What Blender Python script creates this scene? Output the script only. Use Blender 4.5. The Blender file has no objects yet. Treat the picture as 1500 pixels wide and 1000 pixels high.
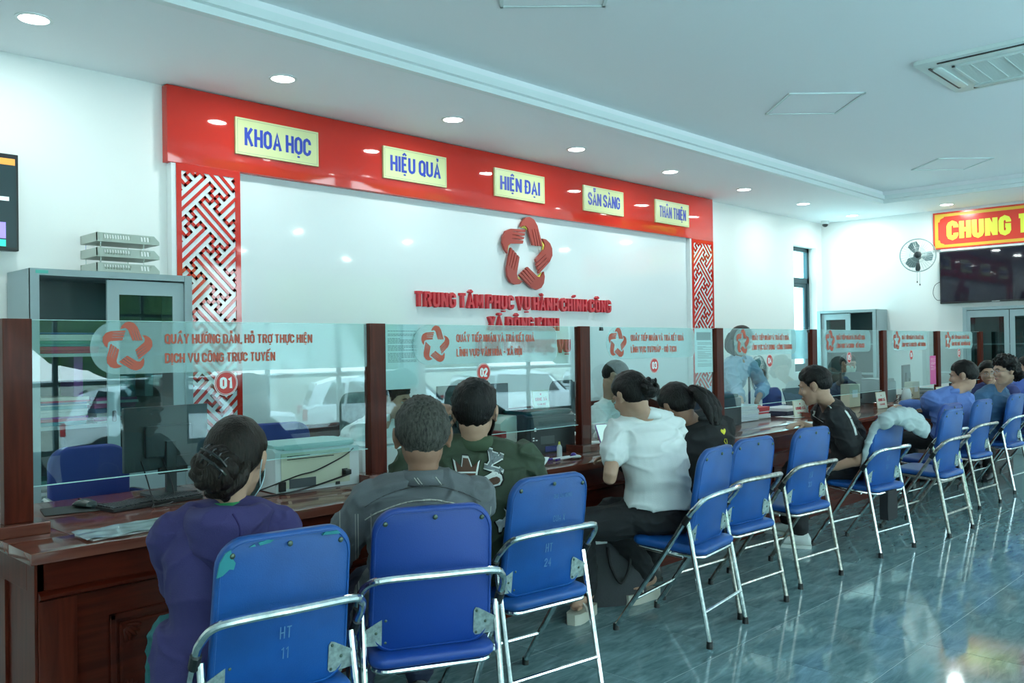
import bpy, bmesh, math, random, unicodedata
import numpy as np
from mathutils import Vector, Matrix, Quaternion, noise
from mathutils.bvhtree import BVHTree
random.seed(7)
SC = bpy.context.scene
COL = SC.collection
PI = math.pi
def V(*a): return Vector(a)

# ------------------------------------------------------------------ camera
H = 1.42
FPX, YAW, PITCH, ROLL = 1273.67, 0.77062776, 0.00812689, -0.01414334
_F = Vector((math.cos(YAW)*math.cos(PITCH), math.sin(YAW)*math.cos(PITCH), math.sin(PITCH)))
_r = Vector((math.sin(YAW), -math.cos(YAW), 0)); _u = _r.cross(_F)
_R = _r*math.cos(ROLL)+_u*math.sin(ROLL); _U = _u*math.cos(ROLL)-_r*math.sin(ROLL)
cam = bpy.data.cameras.new('camera'); cam.sensor_width = 36; cam.lens = FPX/1500*36; cam.clip_start = .02
CAM = bpy.data.objects.new('camera', cam); COL.objects.link(CAM)
M = Matrix((_R, _U, -_F)).transposed().to_4x4(); M.translation = Vector((0, 0, H)); CAM.matrix_world = M
SC.camera = CAM
def at(px, py, x=None, y=None, z=None):
    """world point seen at a pixel of the photograph, on the plane x=, y= or z="""
    d = _F+_R*((px-750)/FPX)-_U*((py-500)/FPX)
    if x is not None: t = x/d.x
    elif y is not None: t = y/d.y
    else: t = (z-H)/d.z
    return Vector((0, 0, H))+d*t

# ------------------------------------------------------------------ world, exposure
SC.view_settings.view_transform = 'Standard'; SC.view_settings.look = 'None'
SC.view_settings.exposure = 0.78; SC.view_settings.gamma = 1.0; SC.view_settings.use_curve_mapping = False
w = bpy.data.worlds.new('overcast_sky'); SC.world = w; w.use_nodes = True
nt = w.node_tree; bg = nt.nodes['Background']
tc = nt.nodes.new('ShaderNodeTexCoord'); sp = nt.nodes.new('ShaderNodeSeparateXYZ'); cr = nt.nodes.new('ShaderNodeValToRGB')
nt.links.new(tc.outputs['Generated'], sp.inputs[0]); nt.links.new(sp.outputs['Z'], cr.inputs[0]); nt.links.new(cr.outputs[0], bg.inputs[0])
cr.color_ramp.elements[0].position = 0.0; cr.color_ramp.elements[0].color = (.80, .95, 1.0, 1)
cr.color_ramp.elements[1].position = 0.6; cr.color_ramp.elements[1].color = (.62, .86, 1.0, 1)
bg.inputs[1].default_value = 6.5
LAMP_COLOR = (.86, 1.0, .97)
LAMP_W = 6.1

# ------------------------------------------------------------------ materials
MATS = {}
def mat(name, col=(.8, .8, .8), rough=.5, metal=0, bump=0, bscale=50, stretch=(1, 1, 1), var=0, vscale=8, emit=0, coat=0, spec=.5, alpha=1):
    if name in MATS: return MATS[name]
    m = bpy.data.materials.new(name); m.use_nodes = True; n = m.node_tree; b = n.nodes['Principled BSDF']
    b.inputs['Base Color'].default_value = (*col, 1); b.inputs['Roughness'].default_value = rough; b.inputs['Metallic'].default_value = metal
    b.inputs['Coat Weight'].default_value = coat; b.inputs['Coat Roughness'].default_value = .05; b.inputs['Specular IOR Level'].default_value = spec
    b.inputs['Alpha'].default_value = alpha
    if emit:
        b.inputs['Emission Color'].default_value = (*col, 1); b.inputs['Emission Strength'].default_value = emit
    if bump or var:
        t = n.nodes.new('ShaderNodeTexCoord'); mp = n.nodes.new('ShaderNodeMapping'); mp.inputs['Scale'].default_value = stretch
        n.links.new(t.outputs['Object'], mp.inputs[0])
    if bump:
        nz = n.nodes.new('ShaderNodeTexNoise'); nz.inputs['Scale'].default_value = bscale; nz.inputs['Detail'].default_value = 4
        bp = n.nodes.new('ShaderNodeBump'); bp.inputs['Strength'].default_value = bump; bp.inputs['Distance'].default_value = .01
        n.links.new(mp.outputs[0], nz.inputs['Vector']); n.links.new(nz.outputs['Fac'], bp.inputs['Height']); n.links.new(bp.outputs[0], b.inputs['Normal'])
    if var:
        nz = n.nodes.new('ShaderNodeTexNoise'); nz.inputs['Scale'].default_value = vscale; nz.inputs['Detail'].default_value = 5
        r = n.nodes.new('ShaderNodeValToRGB'); n.links.new(mp.outputs[0], nz.inputs['Vector']); n.links.new(nz.outputs['Fac'], r.inputs[0])
        r.color_ramp.elements[0].position = .3; r.color_ramp.elements[1].position = .7
        r.color_ramp.elements[0].color = (*[c*(1-var) for c in col], 1); r.color_ramp.elements[1].color = (*[min(1, c*(1+var)) for c in col], 1)
        n.links.new(r.outputs[0], b.inputs['Base Color'])
    MATS[name] = m; return m
def glassmat(name, tint=(.86, .96, .95), haze=0.0):
    """clear pane: tinted see-through with a mirror-like Fresnel sheen"""
    m = bpy.data.materials.new(name); m.use_nodes = True; n = m.node_tree; n.nodes.clear()
    o = n.nodes.new('ShaderNodeOutputMaterial'); mx = n.nodes.new('ShaderNodeMixShader'); f = n.nodes.new('ShaderNodeFresnel'); f.inputs[0].default_value = 1.5
    t = n.nodes.new('ShaderNodeBsdfTransparent'); t.inputs[0].default_value = (*tint, 1)
    g = n.nodes.new('ShaderNodeBsdfGlossy'); g.inputs['Roughness'].default_value = .0; g.inputs[0].default_value = (.9, 1, 1, 1)
    ge = n.nodes.new('ShaderNodeNewGeometry'); iv = n.nodes.new('ShaderNodeMath'); iv.operation = 'SUBTRACT'; iv.inputs[0].default_value = 1; n.links.new(ge.outputs['Backfacing'], iv.inputs[1])
    mu = n.nodes.new('ShaderNodeMath'); mu.operation = 'MULTIPLY'; n.links.new(iv.outputs[0], mu.inputs[0])
    m2 = n.nodes.new('ShaderNodeMath'); m2.operation = 'MULTIPLY'; m2.use_clamp = True; m2.inputs[1].default_value = 1.7; n.links.new(f.outputs[0], m2.inputs[0]); n.links.new(m2.outputs[0], mu.inputs[1])
    n.links.new(mu.outputs[0], mx.inputs[0]); n.links.new(t.outputs[0], mx.inputs[1]); n.links.new(g.outputs[0], mx.inputs[2]); n.links.new(mx.outputs[0], o.inputs[0])
    MATS[name] = m; return m
GLASS = glassmat('partition_glass', (.85, .94, .94)); CLEAR = glassmat('clear_acrylic', (.93, .97, .97)); WINGLASS = glassmat('window_glass', (.92, .97, .97))
def frostmat():
    m = bpy.data.materials.new('frosted_film'); m.use_nodes = True; n = m.node_tree; n.nodes.clear()
    o = n.nodes.new('ShaderNodeOutputMaterial'); mx = n.nodes.new('ShaderNodeMixShader'); mx.inputs[0].default_value = .26
    r = n.nodes.new('ShaderNodeBsdfRefraction'); r.inputs['Roughness'].default_value = .22; r.inputs['IOR'].default_value = 1.03; r.inputs[0].default_value = (.93, .98, .98, 1)
    d = n.nodes.new('ShaderNodeBsdfDiffuse'); d.inputs[0].default_value = (.62, .80, .79, 1)
    n.links.new(r.outputs[0], mx.inputs[1]); n.links.new(d.outputs[0], mx.inputs[2]); n.links.new(mx.outputs[0], o.inputs[0]); return m
FROST = frostmat()
def woodmat(name, c1, c2, rough, axis=(1.2, 14, 14)):
    m = mat(name, c1, rough, coat=.04 if name != 'mahogany_top' else .3, spec=.18 if name != 'mahogany_top' else .4); n = m.node_tree; b = n.nodes['Principled BSDF']
    t = n.nodes.new('ShaderNodeTexCoord'); mp = n.nodes.new('ShaderNodeMapping'); mp.inputs['Scale'].default_value = axis
    nz = n.nodes.new('ShaderNodeTexNoise'); nz.inputs['Scale'].default_value = 2.2; nz.inputs['Detail'].default_value = 6; nz.inputs['Distortion'].default_value = .6
    r = n.nodes.new('ShaderNodeValToRGB'); r.color_ramp.elements[0].position = .35; r.color_ramp.elements[1].position = .68
    r.color_ramp.elements[0].color = (*c1, 1); r.color_ramp.elements[1].color = (*c2, 1)
    n.links.new(t.outputs['Object'], mp.inputs[0]); n.links.new(mp.outputs[0], nz.inputs['Vector']); n.links.new(nz.outputs['Fac'], r.inputs[0]); n.links.new(r.outputs[0], b.inputs['Base Color'])
    return m
WOOD = woodmat('mahogany', (.050, .0045, .0015), (.095, .012, .0045), .36)
WOODV = woodmat('mahogany_upright', (.060, .006, .0022), (.115, .017, .007), .38, (14, 14, 1.2))
WOODTOP = woodmat('mahogany_top', (.13, .035, .024), (.18, .052, .034), .16)
WALL = mat('wall_paint', (.83, .85, .83), .6)
CEIL = mat('ceiling_paint', (.90, .93, .95), .75)
WHITEGLOSS = mat('white_lacquer', (.78, .83, .84), .05, spec=.6)
WHITE = mat('white_paint', (.83, .87, .86), .4)
RED = mat('red_acrylic', (.62, .030, .018), .05, spec=.6)
CHROME = mat('chrome', (.72, .76, .76), .16, 1, var=.25, vscale=40)
RUST = mat('worn_chrome', (.50, .47, .43), .32, 1, var=.45, vscale=45)
BLACK = mat('black_plastic', (.012, .014, .016), .35)
DARK = mat('dark_plastic', (.03, .04, .045), .4)
GALV = mat('bracket_steel', (.34, .42, .40), .45, .7, var=.3, vscale=60)
GREYMET = mat('grey_cabinet_steel', (.33, .42, .44), .42, .0, spec=.4)
CREAM = mat('cream_plastic', (.55, .60, .46), .45)
WPLASTIC = mat('white_plastic', (.62, .70, .70), .4)
PAPER = mat('paper', (.75, .80, .80), .7)
BLUE = mat('blue_vinyl', (.005, .072, .285), .42, bump=.12, bscale=260, var=.18, vscale=6)
BLUE2 = mat('violet_blue_vinyl', (.006, .046, .26), .42, bump=.12, bscale=260)
SCREW = mat('screw_steel', (.10, .14, .11), .4, .8)
STICKRED = mat('sticker_red', (.52, .085, .045), .5)
NUMRED = mat('badge_red', (.62, .035, .03), .4)

# ------------------------------------------------------------------ object helpers
def empty(name, loc=(0, 0, 0), rz=0):
    o = bpy.data.objects.new(name, None); COL.objects.link(o); o.location = loc; o.rotation_euler = (0, 0, rz); o.empty_display_size = .1; return o
def tag(o, label=None, cat=None, group=None, kind=None):
    if label: o['label'] = label
    if cat: o['category'] = cat
    if group: o['group'] = group
    if kind: o['kind'] = kind
    return o
def thing(name, label, cat, loc=(0, 0, 0), rz=0, group=None):
    return tag(empty(name, loc, rz), label, cat, group)
def children(o): return [c for c in bpy.data.objects if c.parent == o]
def copy_tree(o, loc=None, rz=None, label=None, group=None):
    kids = {}
    for c in bpy.data.objects:
        if c.parent: kids.setdefault(c.parent, []).append(c)
    def rec(q, p):
        c = q.copy(); COL.objects.link(c); c.parent = p
        if p is not None: c.matrix_parent_inverse = q.matrix_parent_inverse
        for k in kids.get(q, []): rec(k, c)
        return c
    r = rec(o, None)
    if loc is not None: r.location = loc
    if rz is not None: r.rotation_euler = (0, 0, rz)
    if label: r['label'] = label
    if group: r['group'] = group
    return r

class MB:
    def __init__(s): s.bm = bmesh.new(); s.T = Matrix.Identity(4)
    def v(s, p): return s.bm.verts.new(s.T @ Vector(p))
    def face(s, vs):
        try: return s.bm.faces.new(vs)
        except ValueError: return None
    def box(s, x0, x1, y0, y1, z0, z1, bev=0):
        vs = [s.v((x, y, z)) for z in (z0, z1) for y in (y0, y1) for x in (x0, x1)]
        fs = [s.face([vs[i] for i in q]) for q in ((0, 2, 3, 1), (4, 5, 7, 6), (0, 1, 5, 4), (2, 6, 7, 3), (0, 4, 6, 2), (1, 3, 7, 5))]
        if bev:
            es = {e for f in fs if f for e in f.edges}
            bmesh.ops.bevel(s.bm, geom=list(es), offset=bev, segments=2, affect='EDGES', profile=.6)
        return s
    def prism(s, poly, h0, h1, plane='xy', bev=0, flip=False):
        """extrude a 2-D outline; plane 'xy': along z, 'xz': along y, 'yz': along x"""
        def P(a, b, h): return {'xy': (a, b, h), 'xz': (a, h, b), 'yz': (h, a, b)}[plane]
        A = [s.v(P(a, b, h0)) for a, b in poly]; B = [s.v(P(a, b, h1)) for a, b in poly]
        fs = [s.face(A[::-1]), s.face(B)]; n = len(poly)
        for i in range(n): fs.append(s.face([A[i], A[(i+1) % n], B[(i+1) % n], B[i]]))
        if bev:
            es = set(fs[0].edges) | set(fs[1].edges)
            bmesh.ops.bevel(s.bm, geom=list(es), offset=bev, segments=2, affect='EDGES', profile=.6)
        return s
    def rings(s, rs, closed_ends=True, wrap=False):
        vs = [[s.v(p) for p in r] for r in rs]; n = len(vs[0])
        for i in range(len(vs)-1 + (1 if wrap else 0)):
            a, b = vs[i], vs[(i+1) % len(vs)]
            for j in range(n): s.face([a[j], a[(j+1) % n], b[(j+1) % n], b[j]])
        if closed_ends and not wrap: s.face(vs[0][::-1]); s.face(vs[-1])
        return s
    def tube(s, pts, r, n=10, smooth=0, cap=True):
        pts = [Vector(p) for p in pts]
        if smooth: pts = crom(pts, smooth)
        rr = r if isinstance(r, (list, tuple)) else [r]*len(pts)
        if len(rr) != len(pts): rr = list(np.interp(np.linspace(0, 1, len(pts)), np.linspace(0, 1, len(rr)), rr))
        s.rings(tube_rings(pts, rr, n), cap); return s
    def cyl(s, c, r, h, axis='z', n=20, r2=None):
        c = Vector(c); d = {'x': V(1, 0, 0), 'y': V(0, 1, 0), 'z': V(0, 0, 1)}[axis] if isinstance(axis, str) else Vector(axis).normalized()
        return s.tube([c, c+d*h], [r, r if r2 is None else r2], n)
    def ell(s, c, r, rot=None, n=12, m=8):
        c = Vector(c); rs = []
        for i in range(1, m):
            t = -PI/2+PI*i/m; rs.append([(math.cos(t)*math.cos(2*PI*j/n), math.cos(t)*math.sin(2*PI*j/n), math.sin(t)) for j in range(n)])
        f = lambda p: c+((rot @ V(p[0]*r[0], p[1]*r[1], p[2]*r[2])) if rot else V(p[0]*r[0], p[1]*r[1], p[2]*r[2]))
        vs = [[s.v(f(p)) for p in q] for q in rs]; b = s.v(f((0, 0, -1))); t = s.v(f((0, 0, 1)))
        for i in range(len(vs)-1):
            for j in range(n): s.face([vs[i][j], vs[i][(j+1) % n], vs[i+1][(j+1) % n], vs[i+1][j]])
        for j in range(n): s.face([b, vs[0][(j+1) % n], vs[0][j]]); s.face([t, vs[-1][j], vs[-1][(j+1) % n]])
        return s
    def mesh(s, name, smooth=None):
        bmesh.ops.recalc_face_normals(s.bm, faces=s.bm.faces[:])
        me = bpy.data.meshes.new(name); s.bm.to_mesh(me); s.bm.free()
        if smooth:
            for p in me.polygons: p.use_smooth = True
            if smooth != True: me.set_sharp_from_angle(angle=smooth)
        return me
    def build(s, name, m, parent=None, smooth=.6, loc=None, rot=None):
        me = s.mesh(name, smooth)
        me.materials.append(m)
        o = bpy.data.objects.new(name, me); COL.objects.link(o)
        if parent: o.parent = parent
        if loc is not None: o.location = loc
        if rot is not None: o.rotation_euler = rot
        return o
def crom(pts, k):
    out = []; n = len(pts)
    for i in range(n-1):
        p0, p1, p2, p3 = pts[max(i-1, 0)], pts[i], pts[i+1], pts[min(i+2, n-1)]
        for j in range(k):
            t = j/k; out.append(.5*((2*p1)+(p2-p0)*t+(2*p0-5*p1+4*p2-p3)*t*t+(3*p1-p0-3*p2+p3)*t**3))
    out.append(pts[-1]); return out
def frames(pts):
    n = len(pts); T = [(pts[min(i+1, n-1)]-pts[max(i-1, 0)]).normalized() for i in range(n)]
    a = V(0, 0, 1) if abs(T[0].z) < .9 else V(1, 0, 0); N = (a-T[0]*a.dot(T[0])).normalized(); out = []
    for i in range(n):
        N = (N-T[i]*N.dot(T[i])).normalized(); out.append((N, T[i].cross(N)))
    return out
def tube_rings(pts, rr, n=10):
    return [[p+(N*math.cos(2*PI*j/n)+B*math.sin(2*PI*j/n))*r for j in range(n)] for p, r, (N, B) in zip(pts, rr, frames(pts))]
def rrect(x0, x1, y0, y1, r, k=5):
    rs = r if isinstance(r, (list, tuple)) else [r]*4   # bl, br, tr, tl
    out = []
    for (cx, cy, a), q in zip(((x0, y0, 180), (x1, y0, 270), (x1, y1, 0), (x0, y1, 90)), rs):
        c = (cx+(q if cx == x0 else -q), cy+(q if cy == y0 else -q))
        for i in range(k+1):
            t = math.radians(a+90*i/k); out.append((c[0]+q*math.cos(t), c[1]+q*math.sin(t)))
    return out
def box(name, m, x0, x1, y0, y1, z0, z1, parent=None, bev=0): return MB().box(x0, x1, y0, y1, z0, z1, bev).build(name, m, parent)

# ------------------------------------------------------------------ condensed block lettering
_o = [(0, 2), (.6, .7), (2, 0), (3.4, .7), (4, 2), (4, 8), (3.4, 9.3), (2, 10), (.6, 9.3), (0, 8), (0, 2)]
GL = {
 'A': (4.6, [[(0, -.7), (2.3, 10), (4.6, -.7)], [(.9, 3), (3.7, 3)]]), 'B': (4, [[(0, 0), (0, 10), (2.6, 10), (3.8, 9), (3.8, 6.4), (2.6, 5.4), (0, 5.4)], [(2.6, 5.4), (4, 4.2), (4, 1.2), (2.8, 0), (0, 0)]]),
 'C': (4, [[(4, 6.8), (4, 8), (3.4, 9.3), (2, 10), (.6, 9.3), (0, 8), (0, 2), (.6, .7), (2, 0), (3.4, .7), (4, 2), (4, 3.2)]]), 'D': (4, [[(0, 0), (0, 10), (2, 10), (3.5, 9.2), (4, 7.8), (4, 2.2), (3.5, .8), (2, 0), (0, 0)]]),
 'E': (3.2, [[(3.3, 10), (0, 10), (0, 0), (3.3, 0)], [(0, 5.1), (2.8, 5.1)]]), 'F': (3.2, [[(3.3, 10), (0, 10), (0, -.7)], [(0, 5.1), (2.8, 5.1)]]),
 'G': (4, [[(4, 7), (4, 8), (3.4, 9.3), (2, 10), (.6, 9.3), (0, 8), (0, 2), (.6, .7), (2, 0), (3.4, .7), (4, 2), (4, 4.8), (2.2, 4.8)]]), 'H': (4, [[(0, -.7), (0, 10.7)], [(4, -.7), (4, 10.7)], [(0, 5), (4, 5)]]),
 'I': (.3, [[(.15, -.7), (.15, 10.7)]]), 'K': (4.2, [[(0, -.7), (0, 10.7)], [(4, 10.7), (.3, 4.6)], [(1.4, 6), (4.2, -.7)]]), 'L': (3, [[(0, 10.7), (0, 0), (3.2, 0)]]),
 'M': (5.4, [[(0, -.7), (0, 10.7)], [(5.4, -.7), (5.4, 10.7)], [(.2, 10), (2.7, 2.4), (5.2, 10)]]), 'N': (4.2, [[(0, -.7), (0, 10.7)], [(4.2, -.7), (4.2, 10.7)], [(.1, 10.0), (4.1, 0)]]), 'O': (4, [_o]), 'P': (3.9, [[(0, -.7), (0, 10), (2.6, 10), (3.9, 8.8), (3.9, 5.8), (2.6, 4.6), (0, 4.6)]]),
 'Q': (4, [_o, [(2.6, 1.6), (4.4, -1.2)]]), 'R': (4, [[(0, -.7), (0, 10), (2.6, 10), (3.8, 8.8), (3.8, 6.2), (2.6, 5), (0, 5)], [(2.3, 5), (4, -.7)]]),
 'S': (4, [[(4, 7.2), (4, 8.2), (3.2, 9.6), (2, 10), (.8, 9.6), (0, 8.2), (0, 7), (.8, 5.8), (3.2, 4.4), (4, 3.2), (4, 1.8), (3.2, .4), (2, 0), (.8, .4), (0, 1.8), (0, 2.8)]]),
 'T': (4.2, [[(-.2, 10), (4.4, 10)], [(2.1, 10), (2.1, -.7)]]), 'U': (4, [[(0, 10.7), (0, 2), (.6, .7), (2, 0), (3.4, .7), (4, 2), (4, 10.7)]]), 'V': (4.6, [[(0, 10.7), (2.3, 0), (4.6, 10.7)]]), 'X': (4.4, [[(0, 10.7), (4.4, -.7)], [(4.4, 10.7), (0, -.7)]]),
 'Y': (4.4, [[(0, 10.7), (2.2, 4.6), (4.4, 10.7)], [(2.2, 5), (2.2, -.7)]]), '-': (2.4, [[(0, 5), (2.4, 5)]]), ',': (.4, [[(.3, .5), (0, -1.8)]]), '.': (.4, [[(.2, -.7), (.2, .7)]]), ' ': (1.2, []),
 '0': (4, [_o]), '1': (2, [[(0, 8), (1.8, 9.8), (1.8, -.7)]]), '2': (4, [[(0, 7), (0, 8.2), (.9, 9.6), (2, 10), (3.2, 9.5), (4, 8), (4, 6.6), (0, .6), (0, 0), (4.2, 0)]]), '3': (4, [[(0, 7.6), (.7, 9.5), (2, 10), (3.3, 9.5), (4, 8), (4, 6.6), (2.6, 5.2), (4, 3.8), (4, 2), (3.3, .5), (2, 0), (.7, .5), (0, 2.4)]]),
 '4': (4.2, [[(3.2, -.7), (3.2, 10), (0, 3), (4.6, 3)]]), '5': (4, [[(3.9, 10), (.2, 10), (.1, 5.4), (2.6, 6.2), (4, 5), (4, 2), (3.2, .4), (1.8, 0), (0, 1.2)]]), '6': (4, [[(3.8, 8.6), (2, 10), (.5, 9), (0, 7), (0, 2), (.6, .7), (2, 0), (3.4, .7), (4, 2), (4, 4), (3.2, 5.4), (1.6, 5.4), (.1, 4)]]), '7': (4, [[(0, 10), (4, 10), (1.4, -.7)]]),
}
MARK = {'\u0300': [[(-1.5, 13.8), (.4, 12.2)]], '\u0301': [[(-.4, 12.2), (1.5, 13.8)]], '\u0302': [[(-1.5, 12.0), (0, 13.3), (1.5, 12.0)]], '\u0303': [[(-1.6, 12.3), (-.6, 13.2), (.5, 12.5), (1.6, 13.4)]],
        '\u0309': [[(-.6, 13.9), (.5, 13.9), (.5, 12.9), (0, 12.1)]], '\u0323': [[(0, -1.9), (0, -3.1)]], '\u0306': [[(-1.4, 13.2), (0, 12.1), (1.4, 13.2)]], '\u031b': None}
def stroke_polys(pts, w):
    P = [Vector((a, b)) for a, b in pts]; closed = (P[0]-P[-1]).length < 1e-6; n = len(P); L = []; Rr = []
    for i in range(n):
        a = P[i-1] if i > 0 else (P[-2] if closed else None); b = P[i+1] if i < n-1 else (P[1] if closed else None)
        d1 = (P[i]-a).normalized() if a is not None else None; d2 = (b-P[i]).normalized() if b is not None else None
        d1 = d1 or d2; d2 = d2 or d1
        n1 = Vector((-d1.y, d1.x)); n2 = Vector((-d2.y, d2.x)); m = (n1+n2)
        m = m.normalized() if m.length > 1e-4 else n1
        k = w/2/max(.74, m.dot(n1)); L.append(P[i]+m*k); Rr.append(P[i]-m*k)
    return L, Rr
def layout(s, w=1.6, gap=2.3):
    """strokes of a line of text, cap height 10, returns list of (L,R) and total width"""
    x = w/2; out = []
    for ch in s:
        dd = unicodedata.normalize('NFD', ch); base = dd[0]; bar = False
        if base == 'Đ': base = 'D'; bar = True
        if base not in GL: base = ' '
        wd, st = GL[base]
        for q in st: out.append((stroke_polys([(a+x, b) for a, b in q], w if base != ' ' else w)))
        if bar: out.append(stroke_polys([(x-1.2, 5.2), (x+1.8, 5.2)], w*.7))
        ms = [c for c in dd[1:] if c in MARK]; circ = '\u0302' in ms or '\u0306' in ms
        for c in ms:
            if c == '\u031b': out.append(stroke_polys([(x+wd-.2, 9.2), (x+wd+1.4, 10.4), (x+wd+1.3, 11.8)], w*.65)); continue
            dx, dy = (1.6, 1.2) if circ and c in ('\u0300', '\u0301', '\u0303', '\u0309') and c != '\u0303' else ((0, 1.7) if circ and c == '\u0303' else (0, 0))
            for q in MARK[c]: out.append(stroke_polys([(a+x+wd/2+dx, b+dy) for a, b in q], w*.7 if c != '\u0323' else w*.95))
        x += wd+gap if ch != ' ' else 2.4
    return out, x-gap+w/2
def lettering(name, s, m, parent, org, ux, uz, height, width=None, depth=.001, w=1.6, gap=2.3, align='l', sub=None):
    """raised letters; org = baseline start, ux/uz = unit axes in the parent's frame; depth along ux x uz"""
    st, tw = layout(s, w, gap); sz = height/11.4; sx = (width/tw) if width else sz*1.0
    ux = Vector(ux); uz = Vector(uz); nn = ux.cross(uz); mb = MB(); off = {'l': 0, 'c': -tw*sx/2, 'r': -tw*sx}[align]
    for si, (L, Rr) in enumerate(st):
        de = depth+(si % 5)*1.3e-4
        def P(p, h): return Vector(org)+ux*(off+p.x*sx)+uz*((p.y+.7)*sz)+nn*h
        rs = [[mb.v(P(l, 0)), mb.v(P(l, de)), mb.v(P(r, de)), mb.v(P(r, 0))] for l, r in zip(L, Rr)]
        for a, b in zip(rs[:-1], rs[1:]):
            for j in range(4): mb.face([a[j], b[j], b[(j+1) % 4], a[(j+1) % 4]])
        mb.face(rs[0]); mb.face(rs[-1][::-1])
    return mb.build(name, m, parent, smooth=None)

HAND = [(-.26, .71), (-.205, .84), (-.07, .963), (.085, 1.0), (.27, .947), (.40, .79), (.48, .58), (.595, .263),
        (.525, .26), (.505, .30), (.375, .70), (.363, .695), (.49, .26), (.43, .255), (.405, .30), (.28, .70), (.268, .695), (.388, .255), (.33, .258), (.30, .30), (.185, .68), (.173, .675), (.285, .258), (.20, .263),
        (.03, .684), (-.063, .753), (-.16, .74)]
def logo(mb, c, ux, uz, r, h0, h1, poly=HAND, sq=1.0):
    c = Vector(c); ux = Vector(ux); uz = Vector(uz); nn = ux.cross(uz)
    for k in range(5):
        a = -2*PI*k/5; ca, sa = math.cos(a), math.sin(a)
        pts = [(x*ca-y*sa, x*sa+y*ca) for x, y in poly]
        A = [mb.v(c+ux*(x*r*sq)+uz*(y*r)+nn*h0) for x, y in pts]; B = [mb.v(c+ux*(x*r*sq)+uz*(y*r)+nn*h1) for x, y in pts]; n = len(pts)
        mb.face(A); mb.face(B[::-1])
        for i in range(n): mb.face([A[i], A[(i+1) % n], B[(i+1) % n], B[i]])
    return mb

# ================================================================== the room
ZC, ZS, YB, XR, XL, YF = 3.5, 3.34, 6.1, 13.41, -3.0, -3.6
def struct(o): return tag(o, kind='structure')
# floor with its own tiles
FL = mat('tile_marble', (.085, .16, .172), .07, spec=.5)
n = FL.node_tree; b = n.nodes['Principled BSDF']; t = n.nodes.new('ShaderNodeTexCoord')
mp = n.nodes.new('ShaderNodeMapping'); mp.inputs['Rotation'].default_value = (0, 0, .5); mp.inputs['Scale'].default_value = (1, 4.2, 1); n.links.new(t.outputs['Object'], mp.inputs[0])
nz = n.nodes.new('ShaderNodeTexNoise'); nz.inputs['Scale'].default_value = 4.5; nz.inputs['Detail'].default_value = 11; nz.inputs['Roughness'].default_value = .62; nz.inputs['Distortion'].default_value = .8
r = n.nodes.new('ShaderNodeValToRGB'); r.color_ramp.elements[0].position = .32; r.color_ramp.elements[1].position = .7
r.color_ramp.elements[0].color = (.075, .145, .155, 1); r.color_ramp.elements[1].color = (.21, .33, .345, 1)
n.links.new(mp.outputs[0], nz.inputs['Vector']); n.links.new(nz.outputs['Fac'], r.inputs[0])
mp2 = n.nodes.new('ShaderNodeMapping'); mp2.inputs['Rotation'].default_value = (0, 0, -.75); mp2.inputs['Scale'].default_value = (1.0, 3.2, 1); n.links.new(t.outputs['Object'], mp2.inputs[0])
vz = n.nodes.new('ShaderNodeTexNoise'); vz.inputs['Scale'].default_value = .55; vz.inputs['Detail'].default_value = 3; vz.inputs['Distortion'].default_value = .3
n.links.new(mp2.outputs[0], vz.inputs['Vector'])
ma = n.nodes.new('ShaderNodeMath'); ma.operation = 'SUBTRACT'; ma.inputs[1].default_value = .5; n.links.new(vz.outputs['Fac'], ma.inputs[0])
mb_ = n.nodes.new('ShaderNodeMath'); mb_.operation = 'ABSOLUTE'; n.links.new(ma.outputs[0], mb_.inputs[0])
vr = n.nodes.new('ShaderNodeValToRGB'); vr.color_ramp.elements[0].position = 0; vr.color_ramp.elements[0].color = (.4, .4, .4, 1); vr.color_ramp.elements[1].position = .007; vr.color_ramp.elements[1].color = (0, 0, 0, 1); n.links.new(mb_.outputs[0], vr.inputs[0])
mx = n.nodes.new('ShaderNodeMixRGB'); mx.inputs[2].default_value = (.22, .30, .31, 1); n.links.new(vr.outputs[0], mx.inputs[0]); n.links.new(r.outputs[0], mx.inputs[1]); n.links.new(mx.outputs[0], b.inputs['Base Color'])
GROUT = mat('grout', (.42, .50, .49), .7)
floor = struct(box('floor', GROUT, XL, XR, YF, YB, -.12, -.0012))
TS = .64; me = MB().box(-TS/2+.0018, TS/2-.0018, -TS/2+.0018, TS/2-.0018, -.008, 0).mesh('tile'); me.materials.append(FL)
for i in range(-9, 14):
    for j in range(-3, 3):
        cx, cy = 4.93+TS*i+TS/2, 1.48+TS*j+TS/2
        if -1.0 < cx < XR-.2 and cy < 3.4:
            o = bpy.data.objects.new('tile', me); COL.objects.link(o); o.parent = floor; o.location = (cx, cy, 0)
# walls
bm_ = MB()
bm_.box(XL, 12.43, YB, YB+.25, 0, 3.7).box(12.43, 13.20, YB, YB+.25, 0, 1.0).box(12.43, 13.20, YB, YB+.25, 2.935, 3.7).box(13.20, XR, YB, YB+.25, 0, 3.7)
struct(bm_.build('wall_back', WALL, None, None))
struct(box('wall_right', WALL, XR, XR+.2, YF-.2, YB+.25, -.1, 3.7))
struct(box('wall_left', WALL, XL-.2, XL, YF-.2, YB+.25, -.1, 3.7))
WX = [(-2.7, .9), (1.3, 4.7), (5.1, 8.7), (9.1, 12.9)]
bf = MB(); xs = [XL]+[q for a in WX for q in a]+[XR]
for i in range(0, len(xs), 2): bf.box(xs[i], xs[i+1], YF-.2, YF, -.1, 3.7)
for a, c in WX: bf.box(a, c, YF-.2, YF, 3.15, 3.7).box(a, c, YF-.2, YF, -.1, .25)
struct(bf.build('wall_front', WALL, None, None))
ALU = mat('window_frame_grey', (.10, .16, .18), .4, .3)
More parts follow.
